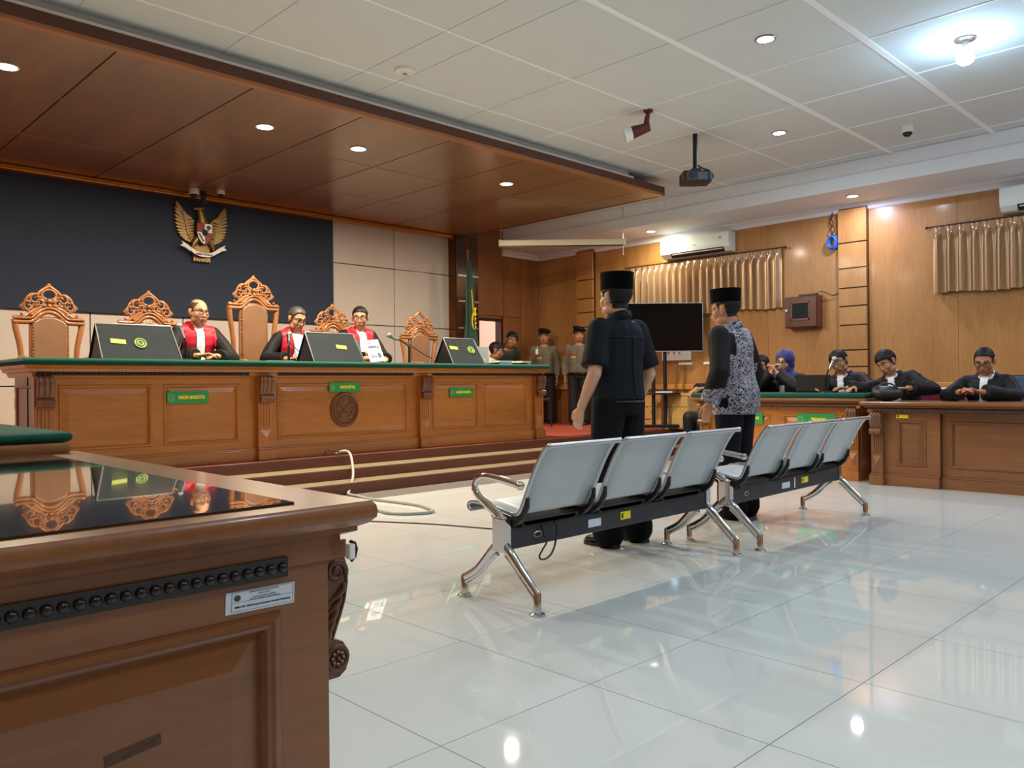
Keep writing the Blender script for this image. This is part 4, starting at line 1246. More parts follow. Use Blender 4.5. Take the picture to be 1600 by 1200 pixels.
MB().prism(sf, .52, .545, 'z').build('shelf', M_BLACKM, ts, bevel=.004)
MB().box(-.25, .25, .005, .045, 1.30, 1.36).box(-.25, .25, .005, .045, 1.62, 1.68).box(-.20, -.15, .0, .03, 1.2, 1.75).box(.15, .20, .0, .03, 1.2, 1.75).build('mount', M_BLACKM, ts)
tv = thing('television', 'large switched-off television between the two standing men', 'television', (TVC[0], TVC[1], 1.845), TVR)
MB().box(-.655, .655, -.05, -.005, -.365, .365).build('housing', M_BLACKP, tv, bevel=.006)
MB().box(-.645, .645, -.0525, -.049, -.350, .357).build('screen', M_SCREEN, tv)
MB().box(-.655, .655, -.054, -.045, -.368, -.354).box(-.655, .655, -.054, -.045, .360, .367).box(.648, .657, -.054, -.045, -.368, .367).box(-.657, -.648, -.054, -.045, -.368, .367).build('bezel', M_STEEL, tv)
t = thing('router', 'flat white device on the shelf of the television stand', 'device', (TVC[0] - .02, TVC[1] - .09, .312 + .546), TVR)
MB().prism([(-.13, -.04), (.12, -.05), (.14, .02), (-.08, .05)], 0, .022, 'z').build('case', M_WHITE, t, bevel=.006)
MB().box(-.05, .05, -.01, .01, .022, .026).build('vent', M_STEEL, t)
MB().tube(smooth_pts([(.05, .03, .01), (.07, .05, -.2), (.04, .06, -.5)], 4), .005, 5).build('cable', M_BLACKP, t)

# ---- standing flag by the pillar
t = thing('furled_flag', 'dark green furled flag with gold fringe on a pole beside the glossy pillar', 'flag', (8.60, 9.72, .312))
MB().lathe([(0, 0), (.16, 0), (.16, .03), (.03, .06), (0, .06)], 20).build('base', M_GOLDT, t, smooth=40)
MB().tube([(0, 0, .05), (0, 0, 2.82)], .014, 10).build('pole', M_CHAIRW, t, smooth=40)
MB().ball((0, 0, 2.84), .024, 10).tube([(0, 0, 2.85), (0, 0, 2.92)], [.016, .002], 8).build('finial', M_GOLDT, t, smooth=50)
def fl(u, v):
    z = .70 + v * 2.05
    w = (.015 + .135 * (1 - v) ** .75) * (1 + .10 * math.sin(9 * v))
    a = 2 * PI * u
    f = 1 + .28 * math.sin(6 * a + 1.5 * v) + .1 * math.sin(11 * a)
    return (.02 + .035 * (1 - v) + w * f * math.cos(a), w * .6 * f * math.sin(a) - .01, z)
MB().grid(fl, 60, 26).build('cloth', mat('flag_green', rgb(14, 70, 48), rough=.5, sheen=.3), t, smooth='all')
MB().tube(smooth_pts([(.155 - .02 * k, -.05, .72 + .25 * k + (1.15 if k == 5 else 0) * 0) for k in range(7)], 3), .008, 6).build('fringe', M_SIGNT, t, smooth='all')
mb = MB()
for a0, a1, r in ((1.7, 4.4, .085), (1.9, 4.2, .066)):
    mb.tube([(.03 + a * .62, -.115, 1.72 + b * 1.7) for a, b in arc(0, 0, r, a0, a1, 14)], .006, 5)
for k in range(4):
    z = 1.58 + .07 * k
    mb.tube([(.03, -.122, z), (.05 + .01 * (k % 2), -.124, z + .035), (.035, -.122, z + .06)], [.006, .014, .004], 5)
mb.prism([(.01, 1.92), (.07, 1.93), (.05, 1.87), (.07, 1.80), (.01, 1.80), (.035, 1.87)], -.125, -.112, 'y')
mb.build('gold_embroidery', M_SIGNT, t, smooth=40)

# ================================================================== ON THE BENCH
ZT = 1.2585
def display(label, x0, w, y, seal_at=None, tag_at=None):
    """free-standing tent shaped black display: leaning glass front, open triangular sides"""
    t = thing('bench_display', label, 'display', (x0, y, ZT), 0, 'black tent-shaped displays')
    h, d = .30, .36
    q = .045
    # front slab leaning back, trapezoid
    def slab(ya, yb, th, inset, mi):
        vs = []
        for dz in (0, th):
            vs += [(0, ya, dz), (w, ya, dz), (w - inset, yb, h + dz * .2), (inset * .2, yb, h + dz * .2)]
        return vs
    fr = MB()
    fr.add([(0, 0, 0), (w, 0, 0), (w - .03, d * .48, h), (.0, d * .48, h), (0, .014, 0), (w, .014, 0), (w - .03, d * .48 + .012, h - .004), (.0, d * .48 + .012, h - .004)],
           [(0, 1, 2, 3), (7, 6, 5, 4), (0, 4, 5, 1), (1, 5, 6, 2), (2, 6, 7, 3), (3, 7, 4, 0)])
    fr.build('screen_back', M_MONGLASS, t)
    ed = MB()
    for xx, xt in ((0, 0), (w, w - .03)):
        ed.tube([(xx, -.002, .002), (xt, d * .48 - .001, h)], .006, 6)
    ed.tube([(0, d * .48, h + .002), (w - .03, d * .48, h + .002)], .007, 6)
    ed.build('edge_trim', M_STEEL, t)
    MB().add([(0, .50 * d, h - .002), (w - .03, .50 * d, h - .002), (w, d, 0), (0, d, 0), (0, .50 * d + .012, h - .008), (w - .03, .50 * d + .012, h - .008), (w, d - .014, 0), (0, d - .014, 0)],
             [(0, 1, 2, 3), (7, 6, 5, 4), (0, 4, 5, 1), (1, 5, 6, 2), (2, 6, 7, 3), (3, 7, 4, 0)]).build('rear_panel', M_BLACKP, t)
    MB().box(.02, w - .03, .04, d - .04, .0, .014).build('foot', M_BLACKP, t)
    MB().add([(.012, .03, .012), (.012, d * .49, h - .02), (.012, d - .03, .012), (.02, .03, .012), (.02, d * .49, h - .02), (.02, d - .03, .012)], [(0, 1, 2), (5, 4, 3), (0, 3, 4, 1), (1, 4, 5, 2), (2, 5, 3, 0)]).build('side_panel', M_BLACKP, t)
    lean = math.atan2(h, d * .48)
    def on_face(u, v):
        return (u, d * .48 * v - .003, h * v + .0)
    if seal_at:
        u, v = seal_at
        p = on_face(u, v)
        R_ = (lean, 0, 0)
        o = MB().lathe([(0, 0), (.052, 0), (.052, .002), (0, .002)], 28).build('seal', M_DKGREEN, t, loc=p, rot=R_)
        MB().tube([(a, b, .003) for a, b in oval(0, 0, .046, .046, 24)], .005, 6, closed=True).tube([(a, b, .003) for a, b in oval(0, 0, .022, .024, 18)], .005, 6, closed=True).build('ring', M_LIME, o, smooth='all')
    if tag_at:
        u, v = tag_at
        p = on_face(u, v)
        MB().box(-.062, .062, -.022, .022, 0, .002).build('lime_tag', M_LIME, t, loc=p, rot=(lean, .07, 0))
    return t
display('black tent-shaped display at the left of the bench with round seal and lime tag', 2.27, .66, 7.13, (.335, .46), (.155, .50))
display('black tent-shaped display in front of the judge facing front, lime tag only', 4.25, .60, 7.13, None, (.375, .52))
display('black tent-shaped display at the right end of the bench with round seal', 6.07, .50, 7.13, (.36, .55), (.10, .62))

def mic(label, base, head, rz=0.0, boom=None, cable=None, silver=True):
    t = thing('microphone', label, 'microphone', base, 0, 'bench microphones')
    hx = Vector(head) - Vector(base)
    MB().lathe([(0, 0), (.065, 0), (.062, .012), (.018, .02), (0, .02)], 20).build('base', M_BLACKP, t, smooth=40)
    el = boom or (0, 0, hx.z * .75)
    MB().tube([(0, 0, .015), (el[0], el[1], el[2])], .014, 10).build('stand', M_BLACKM, t, smooth=40)
    e = Vector(el)
    mid = e.lerp(hx, .5) + Vector((0, 0, .02))
    MB().tube(smooth_pts([e, mid, hx], 5), .009, 8).build('neck', M_BLACKM, t, smooth='all')
    d = (hx - e).normalized()
    MB().tube([hx - d * .02, hx + d * .05, hx + d * .075], [.014, .02, .024], 12).build('handle', M_STEEL if silver else M_BLACKP, t, smooth=50)
    c = hx + d * .10
    MB().ball(tuple(c), .031, 14).build('grille', M_STEEL, t, smooth='all')
    if cable:
        MB().tube(smooth_pts([Vector(p) - Vector(base) for p in cable], 5), .005, 6).build('cable', M_BLACKP, t, smooth='all')
    return t
mic('microphone with silver ball grille before the judge with clasped hands', (3.085, 7.42, ZT), (3.065, 7.43, ZT + .225), boom=(0, 0, .165), cable=[(3.07, 7.44, ZT + .22), (3.02, 7.40, ZT + .12), (2.95, 7.30, ZT + .01)])
mic('gooseneck microphone at the mouth of the judge reading a paper', (4.15, 7.45, ZT), (4.175, 7.49, ZT + .215), boom=(0, 0, .16), cable=[(4.17, 7.46, ZT + .2), (4.25, 7.40, ZT + .10), (4.36, 7.36, ZT + .01)], silver=False)
mic('boom microphone pointing left, before the empty right throne', (5.755, 7.55, ZT), (5.56, 7.55, ZT + .285), boom=(0, 0, .20), cable=[(5.70, 7.55, ZT + .26), (5.9, 7.5, ZT + .13), (6.05, 7.50, ZT + .07)])
def sheet(name, label, loc, w, d, rot, m=M_PAPER, lines=None, th=.0012, cat='paper'):
    t = thing(name, label, cat, loc)
    t.rotation_euler = rot
    MB().box(-w / 2, w / 2, -d / 2, d / 2, 0, th).build('sheet', m, t)
    if lines:
        mb = MB()
        for a, b, c, d2 in lines:
            mb.box(a, b, c, d2, th, th + .0008)
        mb.build('print', mat('print_blue_grey', rgb(88, 104, 138), rough=.8), t)
    return t
sheet('paper_sheet', 'white paper lying on the bench before the tallest throne', (3.92, 7.30, ZT), .26, .20, (0, 0, .1), th=.006)
sheet('paper_sheet', 'pale blue sheet held up beside the middle display', (4.40, 7.60, ZT + .155), .22, .30, (1.25, .05, .25), M_PAPERB)
sheet('printed_card', 'printed white card standing right of the middle display', (5.02, 7.20, ZT + .125), .20, .25, (1.2, -.10, .1), M_PAPER,
      [(-.08, .05, .085, .092), (-.07, .05, .03, .055), (-.06, .02, .062, .07), (.055, .075, .02, .05), (-.08, .07, .0, .004), (-.06, -.045, -.085, -.03), (-.035, -.02, -.085, -.045), (-.01, .005, -.085, -.05), (.025, .07, -.085, -.03), (-.08, .06, -.11, -.106)], .006, 'card')
sheet('clear_stand', 'grey card stand leaning behind the printed card', (4.90, 7.36, ZT + .12), .14, .25, (1.3, 0, .15), mat('grey_film', rgb(92, 92, 92), rough=.2), None, .006, 'stand')
t = thing('laptop', 'grey laptop with its back to the room, right of the right display', 'laptop', (6.72, 7.40, ZT))
MB().box(-.17, .17, .0, .24, 0, .016).build('base', M_STEEL, t, bevel=.004)
MB().box(-.17, .17, -.006, .006, 0, .215).build('lid', mat('laptop_grey', rgb(150, 160, 158), rough=.35, metal=.3), t, rot=(-.12, 0, 0), loc=(0, -.002, .012), bevel=.003)
t = thing('paper_box', 'cream tissue box on the bench beside the grey laptop', 'box', (6.62, 7.26, ZT))
MB().box(-.055, .055, -.03, .03, 0, .062).build('carton', mat('cream_carton', rgb(226, 228, 196), rough=.6), t, bevel=.003)
MB().box(-.03, .03, -.01, .01, .062, .066).build('slot', M_PAPER, t)
for k, (x, y, z, w, m, l) in enumerate(((7.06, 7.34, 0, .14, M_BLACKP, 'black folder at the bottom of the stack near the bench end'), (7.02, 7.33, .026, .13, M_PAPER, 'white folder lying on a black folder near the bench end'), (7.30, 7.30, 0, .15, M_BLACKP, 'black book nearest the right end of the bench'), (7.28, 7.24, .022, .12, mat('cream_cover', rgb(220, 214, 170), rough=.6), 'cream booklet on the black book at the bench end'))):
    t = thing('folder', l, 'folder', (x, y, ZT + z), .1 * k, 'folders on the bench end')
    MB().box(-w, w, -.09, .09, .003, .019).build('pages', M_PAPER, t)
    MB().box(-w - .003, w + .003, -.093, .093, 0, .003).box(-w - .003, w + .003, -.093, .093, .019, .022).box(-w - .003, -w, -.093, .093, 0, .022).build('cover', m, t)

# ---- cables
t = thing('white_cable', 'thick white cable hooked over the step nosing and looped on the floor', 'cable', (0, 0, 0))
W_ = [(4.46, 7.08, .325), (4.50, 7.02, .352), (4.53, 6.96, .345), (4.50, 6.86, .29), (4.36, 6.62, .15), (4.20, 6.44, .04), (4.15, 6.38, .013), (4.13, 6.2, .013), (4.10, 6.0, .013), (4.14, 5.67, .013), (4.16, 5.37, .013), (4.11, 5.16, .013), (4.05, 5.02, .013), (3.95, 4.99, .013), (3.82, 5.07, .013), (3.75, 5.22, .013), (3.79, 5.45, .013), (3.80, 5.71, .013), (3.55, 6.0, .013)]
MB().tube(smooth_pts(W_, 6), .0135, 8).build('sheath', M_CABLEW, t, smooth='all')
MB().tube(smooth_pts([(4.48, 7.04, .345), (4.40, 7.07, .36), (4.34, 7.06, .365), (4.33, 7.08, .325)], 4), .006, 6).build('hook', M_BLACKP, t, smooth='all')
t = thing('black_cord', 'thin black cord running across the floor behind the nearer steel bench', 'cord', (0, 0, 0))
MB().tube(smooth_pts([(3.1, 5.75, .006), (3.37, 5.22, .006), (3.45, 5.04, .006), (3.7, 4.57, .006), (3.85, 4.14, .006), (3.98, 3.85, .006), (4.05, 3.55, .006)], 5), .005, 6).build('run', M_BLACKP, t, smooth='all')
t = thing('dangling_cord', 'short black cord hanging in a loop below the nearer steel bench seat', 'cord', (2.84, 2.625, 0))
MB().tube(smooth_pts([(.03, .06, .375), (.035, 0, .34), (.03, 0, .26), (.0, 0, .205), (-.05, 0, .185), (-.085, 0, .20), (-.06, 0, .235), (-.035, 0, .262), (-.05, 0, .29), (-.05, .02, .36)], 5), .0045, 6).build('loop', M_BLACKP, t, smooth='all')

# ---- on the lawyers' desk
ZF = .8905
t = thing('laptop', 'open black laptop on the felt desk between the woman in blue scarf and a man', 'laptop', (8.55, 4.00, ZF), -PI / 2)
MB().box(-.19, .19, .0, .25, 0, .018).build('base', M_BLACKP, t, bevel=.004)
MB().box(-.19, .19, -.006, .006, 0, .185).build('lid', mat('laptop_black', rgb(12, 12, 14), rough=.6, spec=.2), t, rot=(-.25, 0, 0), loc=(0, -.002, .014), bevel=.003)
mic('gooseneck microphone in front of the man with glasses', (8.52, 3.83, ZF), (8.55, 3.79, ZF + .27), boom=(0, 0, .16))
t = thing('phone', 'black phone lying on the felt desk by the leaning lawyer', 'phone', (8.40, 3.42, ZF))
MB().box(-.04, .04, -.075, .075, 0, .009).build('body', M_BLACKP, t, bevel=.003)
MB().box(-.037, .037, -.07, .07, .009, .010).build('screen', M_BLKGLASS, t)
t = thing('handbag', 'soft black bag on the end of the felt desk', 'bag', (8.33, 3.12, .811), .2)
MB().ball((0, 0, .075), (.10, .15, .078), 18).ball((.02, .06, .11), (.07, .09, .045), 12).build('pouch', mat('black_leather', rgb(28, 30, 33), rough=.42, bump=.2, bscale=30), t, smooth='all')
MB().tube(smooth_pts([(-.02, -.12, .10), (-.05, -.05, .17), (-.04, .05, .165), (-.02, .13, .10)], 4), .008, 6).build('strap', M_BLACKP, t, smooth='all')

# ---- chairs behind the lawyers' desks
def office_chair(name, label, loc, rz, m, hb=.98, frame=M_BLACKP, w=.23):
    t = thing(name, label, 'chair', loc, rz, 'chairs behind the lawyers desks')
    MB().box(-.22, .22, -.22, .22, .42, .47).build('seat', m, t, bevel=.03, seg=3)
    pl = [(-w, .55), (w, .55)] + [(w * math.copysign(abs(math.cos(a)) ** .5, math.cos(a)), hb - .12 + .12 * math.sin(a) ** .7) for a in [PI * k / 12 for k in range(13)]]
    MB().prism(pl, -.015, .03, 'y').build('backrest', m, t, bevel=.012, loc=(0, .22, 0))
    MB().tube([(a * 1.03, .225, b if b > .56 else .45) for a, b in pl[2:]] , .012, 8).build('back_frame', frame, t, smooth=60)
    for s in (-1, 1):
        MB().tube([(s * w * 1.03, .225, hb - .12), (s * w * 1.03, .22, .45), (s * w, .26, 0)], .012, 8).build('leg', frame, t, smooth=60)
        MB().tube([(s * w, -.2, .43), (s * w, -.22, 0)], .012, 8).build('leg', frame, t, smooth=60)
    return t
office_chair('banquet_chair', 'maroon chair with white metal frame, empty, right of the leaning lawyer', (9.32, 2.98, 0), -PI / 2, M_MAROON, .92, M_WHITE)
office_chair('office_chair', 'dark grey chair behind the woman in the blue scarf', (9.42, 4.30, 0), -PI / 2, mat('charcoal_fabric', rgb(48, 50, 58), rough=.8), 1.02)
office_chair('office_chair', 'blue-grey chair behind the man with clasped hands at the right edge', (9.42, 2.36, 0), -PI / 2, mat('blue_grey_fabric', rgb(72, 92, 124), rough=.8), 1.05, w=.25)
office_chair('office_chair', 'chair of the lawyer with glasses behind the felt desk', (9.46, 3.80, 0), -PI / 2, mat('charcoal_fabric', rgb(48, 50, 58), rough=.8), .85)
office_chair('office_chair', 'chair of the lawyer leaning over the felt desk end', (9.46, 3.36, 0), -PI / 2, mat('charcoal_fabric', rgb(48, 50, 58), rough=.8), .85)
office_chair('office_chair', 'chair of the lawyer hidden behind the batik man', (9.80, 5.06, 0), -PI / 2, mat('charcoal_fabric', rgb(48, 50, 58), rough=.8), .85)
office_chair('office_chair', 'chair of the robed lawyer at the left end of the felt desk', (9.15, 5.55, 0), -PI / 2 - .5, mat('charcoal_fabric', rgb(48, 50, 58), rough=.8), .85)
office_chair('office_chair', 'dark red round-backed chair left of the first officer', (9.35, 9.05, .312), 0, mat('dark_red_fabric', rgb(62, 28, 24), rough=.7), .93)
office_chair('office_chair', 'chair of the clerk in the white shirt behind the bench end', (8.50, 9.25, .312), 0, mat('dark_red_fabric', rgb(62, 28, 24), rough=.7), .80)

# ================================================================== PEOPLE
from mathutils import noise as mnoise
V = Vector
def M_skin(name, c):
    return mat('skin_' + name, rgb(*c), rough=.48, noise=.06, nscale=14, spec=.4)
SKIN = {'fair': M_skin('fair', (206, 160, 132)), 'tan': M_skin('tan', (182, 130, 98)), 'brown': M_skin('brown', (146, 98, 72))}
M_LIPS = mat('lips', rgb(150, 88, 76), rough=.45)
M_HAIRB = mat('hair_black', rgb(12, 12, 14), rough=.55, spec=.3, bump=.25, bscale=160, stretch=(1, 1, .25))
M_HAIRG = mat('hair_greying', rgb(66, 62, 58), rough=.5, noise=.6, nscale=60, bump=.25, bscale=160)
M_EYEW = mat('eye_white', rgb(224, 218, 210), rough=.2)
M_EYED = mat('eye_iris', rgb(26, 18, 14), rough=.15)
M_ROBE = mat('robe_black', rgb(13, 13, 16), rough=.7, spec=.25, bump=.12, bscale=14)
M_ROBEN = mat('robe_black_satin', rgb(12, 14, 21), rough=.6, spec=.3, bump=.12, bscale=14)
M_STOLE = mat('stole_red', rgb(176, 30, 48), rough=.5, spec=.3, bump=.25, bscale=20)
M_BIB = mat('jabot_white', rgb(232, 234, 240), rough=.7, bump=.3, bscale=30, stretch=(4, 1, .2))
M_NAVYSH = mat('shirt_navy', rgb(17, 21, 31), rough=.8, spec=.2, bump=.2, bscale=16)
M_PANTS = mat('trousers_black', rgb(10, 12, 18), rough=.85, spec=.2, bump=.1, bscale=20)
M_SHOE = mat('shoe_black', rgb(16, 16, 18), rough=.3)
M_SHOEBR = mat('shoe_brown', rgb(70, 38, 26), rough=.35)
M_VELVET = mat('velvet_black', rgb(4, 4, 5), rough=.95, spec=.1)
M_OLIVE = mat('uniform_olive_grey', rgb(112, 104, 88), rough=.75, noise=.1, nscale=20, bump=.12, bscale=22)
M_BERET = mat('beret_black', rgb(18, 19, 22), rough=.9, spec=.2)
M_SCARF = mat('scarf_blue', rgb(34, 36, 112), rough=.6, sheen=.3, bump=.12, bscale=18)
M_FRAME = mat('spectacle_frame', rgb(30, 26, 30), rough=.25)
M_LENS = mat('spectacle_lens', rgb(150, 150, 160), rough=.05, trans=.0)
def mk_lens():
    nt = M_LENS.node_tree
    mx = nt.nodes.new('ShaderNodeMixShader')
    tr = nt.nodes.new('ShaderNodeBsdfTransparent')
    mx.inputs[0].default_value = .82
    nt.links.new(nt.nodes['Principled BSDF'].outputs[0], mx.inputs[1])
    nt.links.new(tr.outputs[0], mx.inputs[2])
    nt.links.new(mx.outputs[0], nt.nodes['Material Output'].inputs['Surface'])
mk_lens()
def batik():
    m = bpy.data.materials.new('batik_cloth')
    m.use_nodes = True
    nt = m.node_tree
    N, Lk = nt.nodes.new, nt.links.new
    b = nt.nodes['Principled BSDF']
    b.inputs['Roughness'].default_value = .6
    tc = N('ShaderNodeTexCoord')
    nz = N('ShaderNodeTexNoise')
    nz.inputs['Scale'].default_value = 9
    ad = N('ShaderNodeVectorMath')
    ad.operation = 'MULTIPLY_ADD'
    ad.inputs[1].default_value = (.16, .16, .16)
    Lk(tc.outputs['Object'], nz.inputs['Vector'])
    Lk(nz.outputs['Color'], ad.inputs[0])
    Lk(tc.outputs['Object'], ad.inputs[2])
    vo = N('ShaderNodeTexVoronoi')
    vo.feature = 'DISTANCE_TO_EDGE'
    vo.inputs['Scale'].default_value = 34
    Lk(ad.outputs[0], vo.inputs['Vector'])
    wv = N('ShaderNodeTexWave')
    wv.wave_type = 'RINGS'
    wv.inputs['Scale'].default_value = 8
    wv.inputs['Distortion'].default_value = 11
    wv.inputs['Detail'].default_value = 1.5
    wv.inputs['Detail Scale'].default_value = 3
    Lk(tc.outputs['Object'], wv.inputs['Vector'])
    lt = N('ShaderNodeMath')
    lt.operation = 'LESS_THAN'
    lt.inputs[1].default_value = .055
    Lk(vo.outputs['Distance'], lt.inputs[0])
    gt = N('ShaderNodeMath')
    gt.operation = 'GREATER_THAN'
    gt.inputs[1].default_value = .83
    Lk(wv.outputs['Fac'], gt.inputs[0])
    mxm = N('ShaderNodeMath')
    mxm.operation = 'MAXIMUM'
    Lk(lt.outputs[0], mxm.inputs[0])
    Lk(gt.outputs[0], mxm.inputs[1])
    n2 = N('ShaderNodeTexNoise')
    n2.inputs['Scale'].default_value = 9
    n2.inputs['Detail'].default_value = 2
    Lk(tc.outputs['Object'], n2.inputs['Vector'])
    cr = N('ShaderNodeValToRGB')
    cr.color_ramp.interpolation = 'CONSTANT'
    e = cr.color_ramp.elements
    e[0].position = 0
    e[0].color = rgb(22, 23, 32)
    e[1].position = .47
    e[1].color = rgb(92, 92, 112)
    for p, c in ((.53, rgb(30, 30, 40)), (.58, rgb(112, 66, 56)), (.63, rgb(108, 106, 128))):
        q = e.new(p)
        q.color = c
    Lk(n2.outputs['Fac'], cr.inputs['Fac'])
    mx = N('ShaderNodeMix')
    mx.data_type = 'RGBA'
    mx.inputs['B'].default_value = rgb(158, 156, 168)
    Lk(mxm.outputs[0], mx.inputs['Factor'])
    Lk(cr.outputs['Color'], mx.inputs['A'])
    Lk(mx.outputs['Result'], b.inputs['Base Color'])
    return m
M_BATIK = batik()

def remesh(mb, name, voxel, sm=3, fac=.5, fold=0.0, fseed=0, fscale=(7, 7, 2.2), hem=None):
    me = bpy.data.meshes.new(name)
    me.from_pydata(mb.v, [], mb.f)
    bm = bmesh.new()
    bm.from_mesh(me)
    bmesh.ops.recalc_face_normals(bm, faces=bm.faces)
    bm.to_mesh(me)
    bm.free()
    o = bpy.data.objects.new(name, me)
    COL.objects.link(o)
    r = o.modifiers.new('r', 'REMESH')
    r.mode = 'VOXEL'
    r.voxel_size = voxel
    if sm:
        s = o.modifiers.new('s', 'SMOOTH')
        s.iterations = sm
        s.factor = fac
    bpy.context.view_layer.update()
    out = bpy.data.meshes.new_from_object(o.evaluated_get(bpy.context.evaluated_depsgraph_get()))
    bpy.data.objects.remove(o)
    bpy.data.meshes.remove(me)
    if fold:
        n = len(out.vertices)
        co = np.empty(n * 3)
        out.vertices.foreach_get('co', co)
        no = np.empty(n * 3)
        out.vertex_normals.foreach_get('vector', no)
        co = co.reshape(-1, 3)
        no = no.reshape(-1, 3)
        d = np.array([mnoise.noise((c[0] * fscale[0] + fseed, c[1] * fscale[1], c[2] * fscale[2])) + .45 * mnoise.noise((c[0] * fscale[0] * 2.3, c[1] * fscale[1] * 2.3 + fseed, c[2] * fscale[2] * 2.0)) for c in co])
        co = co + no * (d * fold)[:, None]
        out.vertices.foreach_set('co', co.ravel())
    out.polygons.foreach_set('use_smooth', [True] * len(out.polygons))
    out.update()
    return out
def fcent(me):
    n = len(me.polygons)
    c = np.empty(n * 3)
    me.polygons.foreach_get('center', c)
    return c.reshape(-1, 3)
def patch(me, mask, off, name, m, parent):
    """a raised layer copied from the faces of a surface where mask is true, closed at its edge"""
    idx = np.nonzero(mask)[0]
    if len(idx) == 0:
        return None
    n = len(me.vertices)
    co = np.empty(n * 3)
    me.vertices.foreach_get('co', co)
    co = co.reshape(-1, 3)
    no = np.empty(n * 3)
    me.vertex_normals.foreach_get('vector', no)
    no = no.reshape(-1, 3)
    faces = [tuple(me.polygons[int(i)].vertices) for i in idx]
    used = sorted({v for f in faces for v in f})
    mp = {v: k for k, v in enumerate(used)}
    K = len(used)
    u = np.array(used)
    outer = co[u] + no[u] * off
    inner = co[u] - no[u] * .002
    vs = np.vstack([outer, inner])
    fs = [tuple(mp[v] for v in f) for f in faces]
    cnt = {}
    for f in fs:
        for a, b in zip(f, f[1:] + f[:1]):
            k = (min(a, b), max(a, b))
            cnt[k] = cnt.get(k, 0) + 1
            cnt[(k, 'd')] = (a, b)
    side = []
    for k, c in list(cnt.items()):
        if c == 1 and not isinstance(k[1], str):
            a, b = cnt[(k, 'd')]
            side.append((b, a, a + K, b + K))
    nm = bpy.data.meshes.new(name)
    nm.from_pydata(vs.tolist(), [], fs + side)
    nm.materials.append(m)
    nm.polygons.foreach_set('use_smooth', [True] * len(nm.polygons))
    nm.update()
    return put(name, nm, parent)

def rings(mb, rs, n=18):
    """closed loft of ellipses: (centre, rx, ry, matrix for the ring's plane)"""
    vs, fs = [], []
    for c, rx, ry, mx in rs:
        for k in range(n):
            a = 2 * PI * k / n
            p = V((rx * math.cos(a), ry * math.sin(a), 0))
            vs.append(V(c) + (mx @ p if mx else p))
    for i in range(len(rs) - 1):
        for k in range(n):
            k2 = (k + 1) % n
            fs.append((i * n + k, i * n + k2, (i + 1) * n + k2, (i + 1) * n + k))
    fs.append(tuple(range(n - 1, -1, -1)))
    fs.append(tuple((len(rs) - 1) * n + k for k in range(n)))
    mb.add(vs, fs)
def limb(mb, pts, rad, n=12):
    pts = [V(p) for p in pts]
    mb.tube(pts, rad, n)
    for p, r in zip(pts, rad):
        mb.ball(p, r, n)
def limb_smooth(mb, a, b, c, ra, rb, rc, n=12):
    """shoulder-elbow-wrist or hip-knee-ankle with swelling muscles"""
    a, b, c = V(a), V(b), V(c)
    m1, m2 = a.lerp(b, .4), b.lerp(c, .3)
    limb(mb, [a, m1, b], [ra, (ra + rb) * .51, rb], n)
    limb(mb, [b, m2, c], [rb, (rb + rc) * .54, rc], n)
def hand(mb, W, d, nrm, side, curl=.5, sp=1.0, thumb=1.0, sc=1.0):
    """palm, four fingers of unequal length with two bends, and a thumb from the side of the palm"""
    W, d, nrm = V(W), V(d).normalized(), V(nrm)
    nrm = (nrm - d * nrm.dot(d)).normalized()
    s = d.cross(nrm) * side
    q = sc
    for k, o in enumerate((.026, .009, -.009, -.026)):
        e = W + d * .088 * q + s * o * q * sp
        limb(mb, [W + s * o * .5 * q + d * .008, e], [.014 * q, .0125 * q], 8)
    for o in (-.017, 0.0, .017):
        mb.ball(W + d * .05 * q + s * o * q, .0155 * q, 8)
    ln = (.070, .078, .072, .056)
    for k, o in enumerate((.0275, .0095, -.009, -.0265)):
        p = W + d * .088 * q + s * o * q * sp
        dd = d.copy()
        L = ln[k] * q
        pts, rad = [p], [.0098 * q]
        for j, fr_ in enumerate((.45, .32, .23)):
            an = curl * (.75 if j == 0 else 1.0)
            dd = (dd * math.cos(an) + nrm * math.sin(an)).normalized()
            nn = (nrm - dd * nrm.dot(dd))
            p = p + dd * L * fr_
            # keep bending in the same plane
            nrm_k = nn.normalized() if nn.length > 1e-4 else nrm
            pts.append(p)
            rad.append((.0092, .0086, .0076)[j] * q)
            d2 = dd
            # rotate the bending normal with the finger
            axis = s
            nrm2 = d2.cross(axis) if False else nrm_k
            if j < 2:
                dd = dd
        limb(mb, pts, rad, 8)
    tb = W + d * .022 * q + s * .022 * q
    td = (d * .62 + s * .70 * thumb + nrm * .38).normalized()
    t1 = tb + td * .038 * q
    td2 = (d * .88 + s * .25 * thumb + nrm * .45).normalized()
    limb(mb, [tb, t1, t1 + td2 * .030 * q, t1 + td2 * .052 * q], [.0145 * q, .0115 * q, .0105 * q, .0088 * q], 8)

